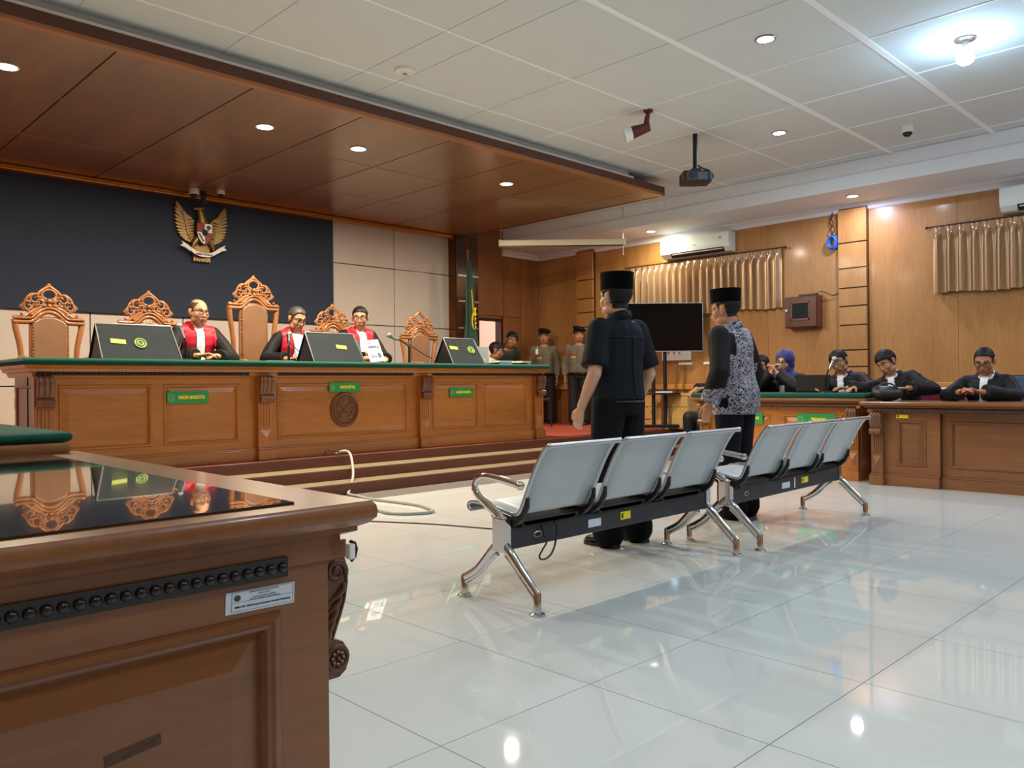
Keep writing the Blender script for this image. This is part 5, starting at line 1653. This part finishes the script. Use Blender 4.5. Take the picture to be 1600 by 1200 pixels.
HS = 1.1
def head_prims(mb, H, jaw=1.0, fat=0.0, hs=HS):
    def P(x, y, z):
        return H @ V((x * hs, y * hs, z * hs))
    R3 = H.to_3x3()
    def E(c, r, n=16):
        tmp = MB().ball((0, 0, 0), tuple(k * hs for k in r), n)
        mb.add([P(*c) + R3 @ V(v) for v in tmp.v], tmp.f)
    E((0, -.014, .034), (.0765, .094, .084), 20)
    E((0, .020, -.030), (.062 + fat, .068, .078 + .3 * fat), 18)
    E((0, .044, -.084), (.036 + fat * .8, .034, .027 * jaw))
    E((0, .060, -.058), (.036, .026, .034))
    for s in (-1, 1):
        E((s * .034, .046, -.024), (.033 + fat, .036, .040))
        E((s * .046, .018, -.070), (.022 + fat, .042, .028))
        E((s * .0780, -.010, -.008), (.010, .019, .032))
        E((s * .0850, -.018, .004), (.008, .015, .024))
        E((s * .0115, .089, -.035), (.0085, .010, .0080))
        limb(mb, [P(s * .012, .082, .030), P(s * .034, .076, .031), P(s * .052, .058, .024)], [.011 * hs, .0115 * hs, .010 * hs], 8)
    limb(mb, [P(0, .083, .020), P(0, .096, -.012), P(0, .102, -.031)], [.0085 * hs, .009 * hs, .0108 * hs], 8)
    limb(mb, [P(-.024, .080, -.060), P(-.008, .090, -.0565), P(.008, .090, -.0565), P(.024, .080, -.060)], [.006 * hs, .0075 * hs, .0075 * hs, .006 * hs], 8)
    limb(mb, [P(-.020, .080, -.068), P(0, .0885, -.070), P(.020, .080, -.068)], [.006 * hs, .0085 * hs, .006 * hs], 8)

class Person:
    def __init__(s, label, loc, rz, pose='stand', skin='tan', lean=0, side=0, twist=0, head=(0, 0, 0), pz=None, sc=1.0, arms=None, legs=None, hands=None, group=None, fat=0.0, vox=.0065, belly=0.0, hz=.665, hy=.02, hs=HS):
        s.root = thing('person', label, 'person', loc, rz, group)
        s.root.scale = (sc, sc, sc)
        s.skin, s.fat, s.belly, s.vox, s.hs = skin, fat, belly, vox, hs
        s.stand = pose == 'stand'
        pz = pz or (.915 if s.stand else .52)
        s.pz = pz
        s.U = Matrix.Translation((0, 0, pz)) @ Euler((-math.radians(lean), math.radians(side), math.radians(twist)), 'XYZ').to_matrix().to_4x4()
        s.H = s.U @ Matrix.Translation((0, hy, hz)) @ Matrix.Rotation(math.radians(lean) * .55, 4, 'X') @ Euler((math.radians(head[1]), math.radians(head[2]), math.radians(head[0])), 'XYZ').to_matrix().to_4x4()
        s.Hi = s.H.inverted()
        s.Ui = s.U.inverted()
        s.sh = [s.U @ V((x, 0, .44)) for x in (-.178, .178)]
        if legs is None:
            if s.stand:
                legs = [((-.105, .01, .49), (-.105, -.02, .085)), ((.105, .01, .49), (.105, -.02, .085))]
            else:
                legs = [((-.13, .43, pz), (-.13, .42, .085)), ((.13, .43, pz), (.13, .42, .085))]
        s.legs = legs
        s.hip = [V((-.09, 0, pz - .02)), V((.09, 0, pz - .02))]
        s.arms = arms or [((-.245, -.03, pz + .17), (-.25, .03, pz - .06)), ((.245, -.03, pz + .17), (.25, .03, pz - .06))]
        s.hands = hands or [((.02, .08, -1), (.9, .2, 0), .28), ((-.02, .08, -1), (-.9, .2, 0), .28)]
        s.build_body()
    def torso(s, mb, inf=0.0, z0=-.10, z1=.53, wide=1.0, flare=0.0):
        prof = [(-.10, .150, .110, 0), (0, .166, .124, 0), (.11, .152, .112, .004), (.24, .160, .112, .006), (.36, .178, .116, .004), (.435, .172, .100, 0), (.485, .120, .078, -.004), (.525, .066, .064, 0)]
        rs = []
        for z, rx, ry, oy in prof:
            if z < z0 - 1e-6 or z > z1 + 1e-6:
                continue
            b = s.belly * math.exp(-((z - .12) / .14) ** 2)
            fl_ = flare * max(0, (.2 - z)) 
            rs.append((s.U @ V((0, oy + b * .5, z)), (rx + inf + b * .5 + fl_) * wide, ry + inf + b * .6 + fl_, s.U.to_3x3()))
        rings(mb, rs, 24)
    def arm(s, mb, i, inf=0.0, upto=1.0, r=(.054, .042, .029), cuff=0.0):
        a, (e, w) = s.sh[i], s.arms[i]
        e, w = V(e), V(w)
        if upto < .5:
            e2 = V(a).lerp(e, upto * 2)
            pm = V(a).lerp(e2, .5)
            limb(mb, [a, pm], [r[0] + inf, r[0] + inf - .001])
            mb.tube([pm, V(a).lerp(e2, .8), e2], [r[0] + inf - .001, r[0] + inf + .001 + cuff * .5, r[0] + inf - .002 + cuff], 16)
            return
        w2 = e.lerp(w, (upto - .5) * 2)
        a = V(a)
        m1, m2 = a.lerp(e, .45), e.lerp(w2, .4)
        limb(mb, [a, m1, e], [r[0] + inf, (r[0] + r[1]) * .51 + inf, r[1] + inf])
        limb(mb, [e, m2], [r[1] + inf, (r[1] + r[2]) * .54 + inf + cuff * .4])
        mb.tube([m2, m2.lerp(w2, .6), w2], [(r[1] + r[2]) * .54 + inf + cuff * .4, r[2] + inf + cuff * .8, r[2] + inf + cuff], 16)
    def leg(s, mb, i, inf=0.0, r=(.086, .055, .036), upto=1.0, cuff=0.0):
        k, a = s.legs[i]
        h, k, a = s.hip[i], V(k), V(a)
        m1, m2 = h.lerp(k, .45), k.lerp(a, .35)
        limb(mb, [h, m1, k], [r[0] + inf, (r[0] + r[1]) * .52 + inf, r[1] + inf])
        limb(mb, [k, m2, a], [r[1] + inf, (r[1] + r[2]) * .56 + inf + cuff * .3, r[2] + inf + cuff])
    def build_body(s):
        mb = MB()
        s.torso(mb)
        limb(mb, [s.U @ V((0, -.005, .47)), s.H @ V((0, -.015, -.02))], [.062, .056])
        for i in (0, 1):
            limb(mb, [s.U @ V((0, 0, .46)), s.sh[i]], [.055, .05])
            s.arm(mb, i)
            s.leg(mb, i)
            k, a = s.legs[i]
            f = V(a)
            limb(mb, [f + V((0, -.03, -.045)), f + V((0, .06, -.05)), f + V((0, .13, -.06))], [.032, .034, .024], 8)
            d, n, c = s.hands[i][:3]
            hand(mb, s.arms[i][1], d, n, 1 if i else -1, c, *(s.hands[i][3:]))
        head_prims(mb, s.H, fat=s.fat, hs=s.hs)
        me = remesh(mb, 'body', s.vox, 2, .45)
        me.materials.append(SKIN[s.skin])
        me.materials.append(M_LIPS)
        me.materials.append(M_HAIRB)
        c = fcent(me)
        s.hc = np.array([(s.Hi @ V(p))[:] for p in c]) / s.hs
        x, y, z = s.hc.T
        mi = np.zeros(len(c), int)
        mi[(np.abs(x) < .025 - .6 * np.abs(z + .063)) & (np.abs(z + .0635) < .0095) & (y > .07)] = 1
        ax = np.abs(x)
        br = .036 - 1.2 * (ax - .028) ** 2 * 8 - .0 * ax
        mi[(ax > .014) & (ax < .050) & (np.abs(z - br) < .0042) & (y > .04)] = 2
        me.polygons.foreach_set('material_index', mi)
        s.body = me
        s.uc = np.array([(s.Ui @ V(p))[:] for p in c])
        s.bo = put('body', me, s.root)
        for sx_ in (-1, 1):
            p = s.H @ (V((sx_ * .0325, .0705, .0085)) * s.hs)
            R4 = Matrix.Translation(p) @ s.H.to_3x3().to_4x4()
            e = MB().ball((0, 0, 0), (.0135 * s.hs, .0105 * s.hs, .0062 * s.hs), 12, 0, R4)
            e.ball((0, .0062 * s.hs, .0002), (.0058 * s.hs, .0056 * s.hs, .0056 * s.hs), 10, 1, R4)
            e.build('eye', [M_EYEW, M_EYED], s.root, smooth='all')
    # --- hair and headgear
    def hair(s, m=None, front=.072, back=-.055, off=.010, side=-.020, temple=.03, thin=False):
        x, y, z = s.hc.T
        line = np.where(y > .045, front - .25 * (np.abs(x) > .045) * 0 - (np.abs(x) / .06) ** 2 * .012, np.where(y > .012, side + (front - side) * np.clip((y - .012) / .05, 0, 1) ** .6 + .012, np.where(y > -.030, side + .0, back)))
        line = np.where((y <= .012) & (y > -.035), np.where(np.abs(x) > .055, .030, line), line)
        mask = (z > line) & (z > -.09) & (np.abs(x) < .12) & (z < .2) & (np.abs(y) < .2)
        ear = (np.abs(x) > .072) & (z < .036) & (y > -.036) & (y < .03)
        mask &= ~ear
        if thin:
            mask &= ~((z > .085) & (y > -.035))
        o = patch(s.body, mask, off, 'hair', m or M_HAIRB, s.root)
        return o
    def Hm(s):
        return s.H @ Matrix.Scale(s.hs, 4)
    def hadd(s, mb, name, m, **k):
        t = MB()
        Hm = s.Hm()
        t.add([Hm @ V(v) for v in mb.v], mb.f)
        t.mi = mb.mi
        return t.build(name, m, s.root, **k)
    def glasses(s, w=.021, h=.0155, m=None, low=0.0):
        mb, ln = MB(), MB()
        for q in (-1, 1):
            pts = [(q * .033 + w * 1.05 * math.copysign(abs(math.cos(a)) ** .6, math.cos(a)), .098 - .35 * max(abs(q * .033 + w * math.cos(a)) - .012, 0) ** 1.3, .004 - low + h * math.copysign(abs(math.sin(a)) ** .6, math.sin(a))) for a in [2 * PI * k / 18 for k in range(18)]]
            mb.tube(pts, .0024, 6, closed=True)
            ln.add(pts, [tuple(range(18))])
            mb.tube([(q * .056, .086, .008 - low), (q * .072, .06, .010), (q * .082, -.012, .014), (q * .081, -.026, .002)], .0022, 6)
        mb.tube([(-.012, .099, .008 - low), (0, .102, .011 - low), (.012, .099, .008 - low)], .0022, 6)
        g = s.hadd(mb, 'spectacles', m or M_FRAME, smooth='all')
        t = MB()
        Hm = s.Hm()
        t.add([Hm @ V(v) for v in ln.v], ln.f)
        t.build('lens', M_LENS, g, recalc=False)
    def songkok(s, tilt=0, h=.098, z0=.048):
        mb = MB()
        pr = [(0, 1.0), (h * .5, 1.015), (h, 1.05), (h + .006, 1.02), (h - .002, .90), (h - .006, .5)]
        T = Matrix.Translation((0, -.012, z0)) @ Matrix.Rotation(math.radians(tilt), 4, 'X')
        rs = [(T @ V((0, 0, z)), .0835 * k, .104 * k, T.to_3x3()) for z, k in pr]
        rings(mb, rs, 32)
        s.hadd(mb, 'cap', M_VELVET, smooth=35)
    def beret(s):
        mb = MB()
        T = Matrix.Translation((0, -.012, .062)) @ Matrix.Rotation(math.radians(-10), 4, 'X')
        rings(mb, [(T @ V((0, 0, 0)), .082, .100, T.to_3x3()), (T @ V((0, 0, .022)), .084, .102, T.to_3x3())], 28)
        s.hadd(mb, 'beret_band', mat('beret_band', rgb(44, 42, 40), rough=.6), smooth=40)
        mb = MB()
        T2 = T @ Matrix.Translation((-.020, -.012, .045)) @ Matrix.Rotation(math.radians(-14), 4, 'Y')
        tmp = MB().ball((0, 0, 0), (.112, .122, .040), 24)
        mb.add([T2 @ V(v) for v in tmp.v], tmp.f)
        o = s.hadd(mb, 'beret', M_BERET, smooth='all')
    # --- clothing
    def garment(s, name, m, mb, vox=.009, fold=.006, seed=0, sm=3, **k):
        me = remesh(mb, name, vox, sm, .5, fold, seed, **k)
        for q in (m if isinstance(m, (list, tuple)) else [m]):
            me.materials.append(q)
        o = put(name, me, s.root)
        c = fcent(me)
        u = np.array([(s.Ui @ V(p))[:] for p in c])
        return o, me, c, u
    def trousers(s, m=None, inf=.016, cuff=.016, fold=.006, vox=.010):
        mb = MB()
        s.torso(mb, .010, -.10, .11)
        for i in (0, 1):
            s.leg(mb, i, inf, cuff=cuff)
        return s.garment('trousers', m or M_PANTS, mb, vox, fold, 3.1, fscale=(9, 9, 3))
    def shoes(s, m=None):
        for i in (0, 1):
            k, a = s.legs[i]
            a = V(a)
            mb = MB()
            yy = [-.075, -.06, -.01, .05, .11, .16, .185]
            w = [.022, .036, .038, .042, .046, .040, .018]
            hh = [.05, .075, .085, .066, .052, .040, .026]
            rs = [(a + V((0, y, -a.z + .014 + h_ * .5)), w_, h_ * .55, Matrix.Rotation(PI / 2, 3, 'X')) for y, w_, h_ in zip(yy, w, hh)]
            rings(mb, rs, 14)
            u = mb.build('shoe', m or M_SHOE, s.root, smooth='all')
            sm = MB()
            ol = [(-.03, -.075), (.03, -.075), (.038, -.03), (.036, .03), (.048, .10), (.042, .165), (.018, .195), (-.018, .195), (-.042, .165), (-.048, .10), (-.036, .03), (-.038, -.03)]
            sm.prism([(a.x + p, a.y + q) for p, q in ol], .0, .022, 'z')
            sm.build('sole', M_BLACKP, u, bevel=.004)
    def robe(s, m=None, stole=False, bib=True, seed=0, wide=.030, bibw=.045, bibz=(.20, .47), upto=.93):
        mb = MB()
        s.torso(mb, .030, -.10, .50, flare=.10)
        limb(mb, [s.U @ V((-.05, -.02, .475)), s.U @ V((.05, -.02, .475))], [.075, .075])
        for i in (0, 1):
            limb(mb, [s.U @ V((0, 0, .44)), s.sh[i]], [.09, .078])
            s.arm(mb, i, .021, upto, cuff=wide)
            if not s.stand:
                k, a = s.legs[i]
                limb(mb, [s.hip[i], s.hip[i].lerp(V(k), .55), V(k)], [.115, .105, .085])
                limb(mb, [V(k), V(k).lerp(V(a), .75)], [.085, .085])
        o, me, c, u = s.garment('robe', m or M_ROBE, mb, .009, .014, seed)
        x, y, z = u.T
        arms_far = np.zeros(len(c), bool)
        if stole:
            mask = (np.abs(x) > .048 - .0 * z) & (np.abs(x) < .165) & (z > .02) & (y > -.02) & (z < .62)
            mask |= (np.abs(x) > .05) & (np.abs(x) < .168) & (z > .40) & (y > -.10) & (z < .62)
            n = np.empty(len(me.polygons) * 3)
            me.polygons.foreach_get('normal', n)
            nu = (np.array(s.Ui.to_3x3()) @ n.reshape(-1, 3).T).T
            mask &= (nu[:, 1] > .15) | (nu[:, 2] > .45)
            mask &= y < .30
            patch(me, mask, .009, 'stole', M_STOLE, s.root)
        if bib:
            z0, z1 = bibz
            mask = (np.abs(x) < bibw * (1.0 - .25 * (z - z0) / (z1 - z0))) & (z > z0) & (z < z1 + .04) & (y > .03) & (y < .25)
            patch(me, mask, .014, 'jabot', M_BIB, s.root)
        mb = MB()
        cpts = [s.U @ V((.066 * math.cos(a), .064 * math.sin(a) + .0, .525 - .030 * math.sin(a))) for a in [2 * PI * k / 20 for k in range(20)]]
        mb.tube(cpts, .013, 8, closed=True)
        mb.build('collar', M_BIB if bib else (m or M_ROBE), s.root, smooth='all')
        return o, me, c, u
    def shirt(s, m, upto=1.0, hem=-.10, inf=.014, seed=0, cuff=.0, fold=.007, flare=.0, vox=.008, r=(.058, .048, .034)):
        mb = MB()
        s.torso(mb, inf, hem, .49, flare=flare)
        limb(mb, [s.U @ V((-.05, -.01, .465)), s.U @ V((.05, -.01, .465))], [.066, .066])
        limb(mb, [s.U @ V((0, -.020, .44)), s.U @ V((0, -.026, .490))], [.080, .070])
        for i in (0, 1):
            limb(mb, [s.U @ V((0, 0, .435)), s.sh[i]], [.078, .066])
            s.arm(mb, i, inf, upto, r=r, cuff=cuff)
        return s.garment('shirt', m, mb, vox, fold, seed)
    def collar(s, m, h=.03, r=.066):
        mb = MB()
        vs, fs = [], []
        n = 26
        for k in range(n + 1):
            a = PI / 2 + .30 + (2 * PI - .60) * k / n
            for q, (rr, z) in enumerate(((r + .004, .472), (r - .004, .525 + h * .5), (r + .002, .528 + h * .5), (r + .016, .482))):
                vs.append(s.U @ V((rr * math.cos(a) * 1.05, rr * math.sin(a) - .006, z - .022 * math.sin(a))))
        for k in range(n):
            for q in range(3):
                fs.append((k * 4 + q, k * 4 + q + 1, k * 4 + 5 + q, k * 4 + 4 + q))
        mb.add(vs, fs)
        return mb.build('collar', m, s.root, smooth='all', solid=.003)

rz_of = lambda deg: math.radians(deg)
# ---------------------------------------------------------------- the two standing men (facing +y)
def man_one():
    p = Person('man in navy short-sleeved shirt and black velvet cap standing with his back turned', (4.07, 3.17, 0), rz_of(-3), 'stand', 'fair', sc=1.0, vox=.0055, head=(-8, -2, 0), belly=.015, hz=.640,
               arms=[((-.262, -.035, 1.075), (-.268, .075, .865)), ((.262, -.035, 1.075), (.262, .08, .865))],
               hands=[((-.02, .30, -1), (.9, .25, 0), .62), ((.02, .30, -1), (-.9, .25, 0), .62)], legs=[((-.12, .02, .49), (-.135, -.02, .085)), ((.12, .01, .49), (.135, -.03, .085))], fat=.004)
    p.hair(front=.10, back=-.064, side=-.034, off=.009)
    p.songkok(tilt=4, h=.096, z0=.046)
    p.trousers(inf=.026, cuff=.040)
    o, me, c, u = p.shirt(M_NAVYSH, upto=.42, hem=-.0, inf=.018, seed=4.0, cuff=.010, fold=.010, flare=.03, r=(.056, .048, .04))
    # back yoke seam, box pleat and sleeve hems
    x, y, z = u.T
    patch(me, (y < -.02) & (np.abs(z - .385) < .006) & (np.abs(x) < .17), .004, 'yoke_seam', M_NAVYSH, p.root)
    patch(me, (y < -.02) & (z < .38) & (z > .02) & (np.abs(x) < .012), .006, 'box_pleat', M_NAVYSH, p.root)
    p.collar(M_NAVYSH, .020, .070)
    mb = MB()
    pts = [p.U @ V((.172 * math.cos(a), .132 * math.sin(a) + .004, -.010)) for a in [2 * PI * k / 28 for k in range(28)]]
    mb.tube(pts, .017, 8, closed=True, flat=.5)
    b_ = mb.build('belt', M_SHOE, p.root, smooth='all')
    MB().box(.07, .13, -.152, -.149, .785 - .0, .79).build('pocket_welt', M_PANTS, p.root)
    MB().ball((.10, -.153, .862), .006, 8).build('pocket_button', M_STEEL, p.root)
    p.shoes()
man_one()
def man_two():
    p = Person('older man in black and white batik shirt and black cap standing with his back turned', (5.465, 3.15, 0), rz_of(3), 'stand', 'tan', sc=1.0, vox=.0055, lean=4, head=(4, -8, 0), hy=.035, hz=.65,
               arms=[((-.290, -.02, 1.09), (-.285, .065, .86)), ((.285, -.02, 1.09), (.275, .06, .86))],
               hands=[((-.02, .25, -1), (.9, .2, 0), .5), ((.02, .25, -1), (-.9, .2, 0), .5)])
    p.hair(M_HAIRB, front=.10, back=-.055, side=-.02, off=.008)
    p.songkok(tilt=9, h=.088, z0=.052)
    p.trousers(inf=.030, cuff=.045)
    o, me, c, u = p.shirt([M_BATIK, M_ROBE], upto=.97, hem=-.10, inf=.030, seed=9.0, cuff=.008, fold=.009, flare=.06, r=(.054, .044, .034))
    x, y, z = u.T
    mi = np.zeros(len(c), int)
    mi[(np.abs(x) > .222) & (z > .05)] = 1
    mi[(np.abs(x) > .185 - .0 * z) & (z > .24)] = 1
    mi[(x < -.10) & (z > .30) & (z < .46) & (np.abs(x) > .135)] = 1
    me.polygons.foreach_set('material_index', mi)
    mb = MB()
    s_ = p
    rings(mb, [(V((0, .005, .775)),   .204, .160, None), (V((0, .004, .86)), .202, .158, None), (V((0, .004, .93)), .198, .154, None)], 28)
    q, me2, c2, u2 = p.garment('shirt_hem', M_BATIK, mb, .009, .006, 2.0)
    p.collar(M_BATIK, .03, .068)
    p.shoes(M_SHOEBR)
man_two()

# ---------------------------------------------------------------- the three judges (facing -y, on the inner dais)
def judge(label, loc, rz, head, lean, arms, hands, hair, gl, seed, skin='tan', twist=0, side=0, fat=0.0, sc=1.0):
    p = Person(label, loc, rz_of(rz), 'sit', skin, lean=lean, head=head, arms=arms, hands=hands, twist=twist, side=side, fat=fat, pz=.52, sc=sc)
    if hair:
        p.hair(**hair)
    if gl:
        p.glasses()
    p.robe(M_ROBE, stole=True, seed=seed, bibw=.05, bibz=(.10, .46))
    p.trousers(vox=.012)
    p.shoes()
    return p
judge('judge with clasped hands and glasses, red stole over black robe, left of the three', (3.50, 8.26, ZD), 178, (10, 0, -3), 14,
      [((-.30, .30, .69), (-.005, .60, .700)), ((.34, .28, .69), (.165, .62, .705))],
      [((.75, .65, .12), (.1, .2, -1), .55, 1.0, 1.0), ((-.85, .45, .16), (-.1, .2, -1), .55, 1.0, 1.0)],
      dict(m=M_HAIRG, front=.088, back=-.05, off=.006, thin=True), True, 1.0, 'tan', fat=.009)
judge('judge reading a sheet into the gooseneck microphone, red stole over black robe', (4.62, 8.30, ZD), 176, (10, -14, -4), 18,
      [((-.33, .22, .70), (.05, .50, .69)), ((.36, .20, .70), (.24, .52, .69))],
      [((.6, .7, .2), (.1, .2, -1), .55), ((-.6, .75, .1), (-.1, .1, -1), .6)],
      dict(m=M_HAIRG, front=.080, back=-.055, off=.012), True, 2.0)
judge('judge with round glasses looking forward, behind the middle black display', (5.47, 8.26, ZD), 178, (-34, -6, 2), 10,
      [((-.31, .20, .70), (-.12, .46, .69)), ((.31, .20, .70), (.10, .46, .69))],
      [((.5, .8, 0), (.1, 0, -1), .4), ((-.5, .8, 0), (-.1, 0, -1), .4)],
      dict(m=M_HAIRB, front=.070, back=-.055, off=.008), True, 3.0, 'tan', sc=1.03)

# ---------------------------------------------------------------- lawyers behind the right desks (facing -x)
def lawyer(label, loc, rz, lean, head, arms, hands, seed, hair=None, skin='tan', gl=False, side=0, twist=0, pz=.60, legs=None, fat=0.0, bibw=.04, bibz=(.20, .47), robe_m=None):
    p = Person(label, loc, rz_of(rz), 'sit', skin, lean=lean, head=head, arms=arms, hands=hands, side=side, twist=twist, pz=pz, legs=legs, fat=fat)
    if hair:
        p.hair(**hair)
    if gl:
        p.glasses(.023, .017)
    p.robe(robe_m or M_ROBEN, seed=seed, bibw=bibw, bibz=bibz)
    p.trousers(vox=.012)
    p.shoes()
    return p
p = lawyer('woman lawyer in royal blue headscarf with hands folded before her mouth', (9.24, 4.60, 0), 92, 10, (0, -8, -4),
           [((.24, .40, .945), (.055, .33, 1.13)), ((-.27, .40, .945), (-.01, .35, 1.12))][::-1],
           [((.55, .10, .85), (.8, .2, -.4), .75), ((-.55, .12, .85), (-.8, .2, -.4), .75)], 5.0, None, 'fair', False, bibw=.045, bibz=(.10, .36))
x, y, z = p.hc.T
face = (y > .02) & (np.abs(x) < .062 * np.sqrt(np.clip(1 - ((z + .015) / .088) ** 2, 0, 1)))
mask = (~face) & (z > -.20) & (np.abs(x) < .16) & (y < .13) & (p.uc[:, 2] > .44)
patch(p.body, mask, .017, 'headscarf', M_SCARF, p.root) if False else None
sm_ = MB()
def Hp(a, b, c_):
    return p.H @ (V((a, b, c_)) * p.hs)
for c_, r_ in (((0, -.016, .036), .100), ((0, -.022, -.03), .094), ((0, .004, -.085), .082)):
    sm_.ball(Hp(*c_), r_ * p.hs, 22)
limb(sm_, [Hp(0, -.01, -.09), p.U @ V((0, .01, .47))], [.085, .12], 18)
limb(sm_, [p.U @ V((-.07, .0, .46)), p.U @ V((.07, .0, .46))], [.085, .085], 16)
so, sme, sc_, su = p.garment('scarf_form', M_SCARF, sm_, .008, .006, 3.0)
hcx = np.array([(p.Hi @ V(q))[:] for q in sc_]) / p.hs
x, y, z = hcx.T
face = (y > .01) & (((x / .056) ** 2 + ((z + .012) / .080) ** 2) < 1)
patch(sme, ~face, .004, 'headscarf', M_SCARF, p.root)
bpy.data.objects.remove(so)
p.glasses(.021, .016)
lawyer('lawyer with black-rimmed glasses behind the microphone, robe and white jabot', (9.24, 3.84, 0), 94, 16, (-6, -8, 12),
       [((-.34, .30, .93), (-.12, .56, .935)), ((.30, .36, .93), (.20, .56, .935))],
       [((.6, .8, .1), (.1, .1, -1), .5), ((-.5, .9, .1), (-.1, .2, -1), .5)], 6.0, dict(front=.062, back=-.055, off=.016), 'tan', True, side=7)
lawyer('lawyer leaning far left over the desk end beside the black bag', (9.16, 3.20, 0), 94, 18, (-24, -14, 4),
       [((-.32, .28, .92), (-.14, .58, .935)), ((.34, .42, .93), (.36, .66, .935))],
       [((.7, .7, 0), (.1, .1, -1), .4), ((.1, 1, 0), (-.1, .1, -1), .4)], 7.0, dict(front=.060, back=-.050, off=.018), 'tan', False, side=15, bibz=(.26, .47))
lawyer('lawyer at the right edge looking down at his clasped hands on the bare desk', (9.12, 2.40, 0), 90, 18, (4, -16, 0),
       [((-.31, .30, .86), (-.055, .60, .90)), ((.33, .30, .86), (.10, .62, .90))],
       [((.75, .6, .3), (.1, .4, -1), .6), ((-.8, .5, .3), (-.1, .4, -1), .6)], 8.0, dict(front=.078, back=-.055, off=.008), 'tan', True, fat=.003, pz=.57)
lawyer('lawyer almost wholly hidden behind the man in batik', (9.58, 5.07, 0), 92, 12, (0, -6, 0),
       [((-.30, .28, .93), (-.10, .52, .935)), ((.30, .28, .93), (.10, .52, .935))],
       [((.6, .8, 0), (.1, .1, -1), .4), ((-.6, .8, 0), (-.1, .1, -1), .4)], 9.0, dict(front=.068, off=.010), 'tan', False, pz=.57)
lawyer('robed lawyer at the left end of the felt desk with knees showing beside it', (9.0, 5.26, 0), 60, 8, (0, -6, 0),
       [((-.28, .20, .93), (-.14, .42, .945)), ((.37, .10, .93), (.30, .32, .93))],
       [((.4, .9, -.1), (.1, .1, -1), .4), ((-.3, .8, -.35), (-.3, .1, -1), .5)], 10.0, dict(front=.068, off=.010), 'tan', False, pz=.55,
       legs=[((-.10, .44, .55), (-.10, .40, .085)), ((.20, .46, .57), (.20, .44, .085))])

# ---------------------------------------------------------------- two police officers in the far corner
def officer(label, loc, rz, head, seed, radio):
    p = Person(label, loc, rz_of(rz), 'stand', 'tan', head=head, sc=.955, vox=.007, belly=.03,
               arms=[((-.252, -.04, 1.08), (-.238, .02, .85)), ((.252, -.04, 1.08), (.238, .02, .85))])
    p.hair(front=.05, back=-.04, off=.006)
    p.beret()
    p.trousers(mat('trousers_officer', rgb(20, 20, 24), rough=.75), inf=.024, cuff=.03)
    o, me, c, u = p.shirt(M_OLIVE, upto=.96, hem=-.02, inf=.020, seed=seed, fold=.008)
    x, y, z = u.T
    def badge(cx_, cz_, w, h, m, nm, off=.005):
        patch(me, (np.abs(x - cx_) < w) & (np.abs(z - cz_) < h) & (y > .03), off, nm, m, p.root)
    badge(.085, .275, .045, .020, mat('badge_gold', rgb(190, 156, 60), rough=.5), 'name_strip')
    badge(-.085, .285, .045, .012, mat('badge_orange', rgb(178, 96, 60), rough=.5), 'name_strip')
    badge(.085, .335, .04, .014, mat('badge_red', rgb(150, 60, 50), rough=.5), 'badge')
    badge(.088, .21, .05, .055, M_OLIVE, 'pocket', .007)
    badge(-.088, .21, .05, .055, M_OLIVE, 'pocket', .007)
    badge(0, .2, .010, .22, M_OLIVE, 'placket', .006)
    patch(me, (x > .20) & (z > .325) & (z < .375) & (y > -.03), .004, 'sleeve_badge', MATS['badge_red'], p.root)
    p.collar(M_OLIVE, .02, .068)
    mb = MB()
    pts = [p.U @ V((.190 * math.cos(a), .158 * math.sin(a) + .012, .0)) for a in [2 * PI * k / 28 for k in range(28)]]
    mb.tube(pts, .024, 8, closed=True, flat=.35)
    b_ = mb.build('belt', M_SHOE, p.root, smooth='all')
    if radio:
        q = p.U @ V((.125, .135, .40))
        r = MB().box(q.x - .024, q.x + .024, q.y - .014, q.y + .016, q.z - .05, q.z + .05)
        r.tube([(q.x - .012, q.y, q.z + .05), (q.x - .012, q.y, q.z + .10)], .006, 8)
        r.build('radio', M_WHITE, p.root, bevel=.004)
    p.shoes()
officer('smiling officer in black beret and olive uniform with white radio, in the far corner', (10.30, 9.66, .312), 133, (0, 0, 3), 11.0, True)
officer('second officer in black beret, partly hidden behind the man in navy', (10.38, 8.93, .312), 126, (18, -2, 0), 12.0, False)

# ---------------------------------------------------------------- two clerks by the doorway
p = Person('clerk in white shirt bending his head, seated beyond the bench end', (8.45, 9.10, .312), rz_of(205), 'sit', 'brown', lean=10, head=(20, -12, 0), pz=.56)
p.hair(front=.062, back=-.05, off=.008)
p.shirt(mat('shirt_white', rgb(222, 220, 216), rough=.7, bump=.1, bscale=20), seed=13.0)
p.collar(MATS['shirt_white'])
p.trousers(vox=.012)
p.shoes()
p = Person('clerk in dark green shirt leaning behind the man in white shirt', (9.10, 9.55, .312), rz_of(170), 'stand', 'brown', lean=34, head=(-24, 2, -4), pz=.86, side=0,
           arms=[((-.28, .12, 1.0), (-.22, .36, .92)), ((.28, .12, 1.0), (.22, .36, .92))], legs=[((-.105, .03, .46), (-.105, -.06, .085)), ((.105, .03, .46), (.105, -.06, .085))])
p.hair(front=.060, back=-.05, off=.014)
p.shirt(mat('shirt_dark_green', rgb(24, 42, 36), rough=.7, bump=.1, bscale=20), seed=14.0)
p.collar(MATS['shirt_dark_green'])
p.trousers(vox=.012)
p.shoes()
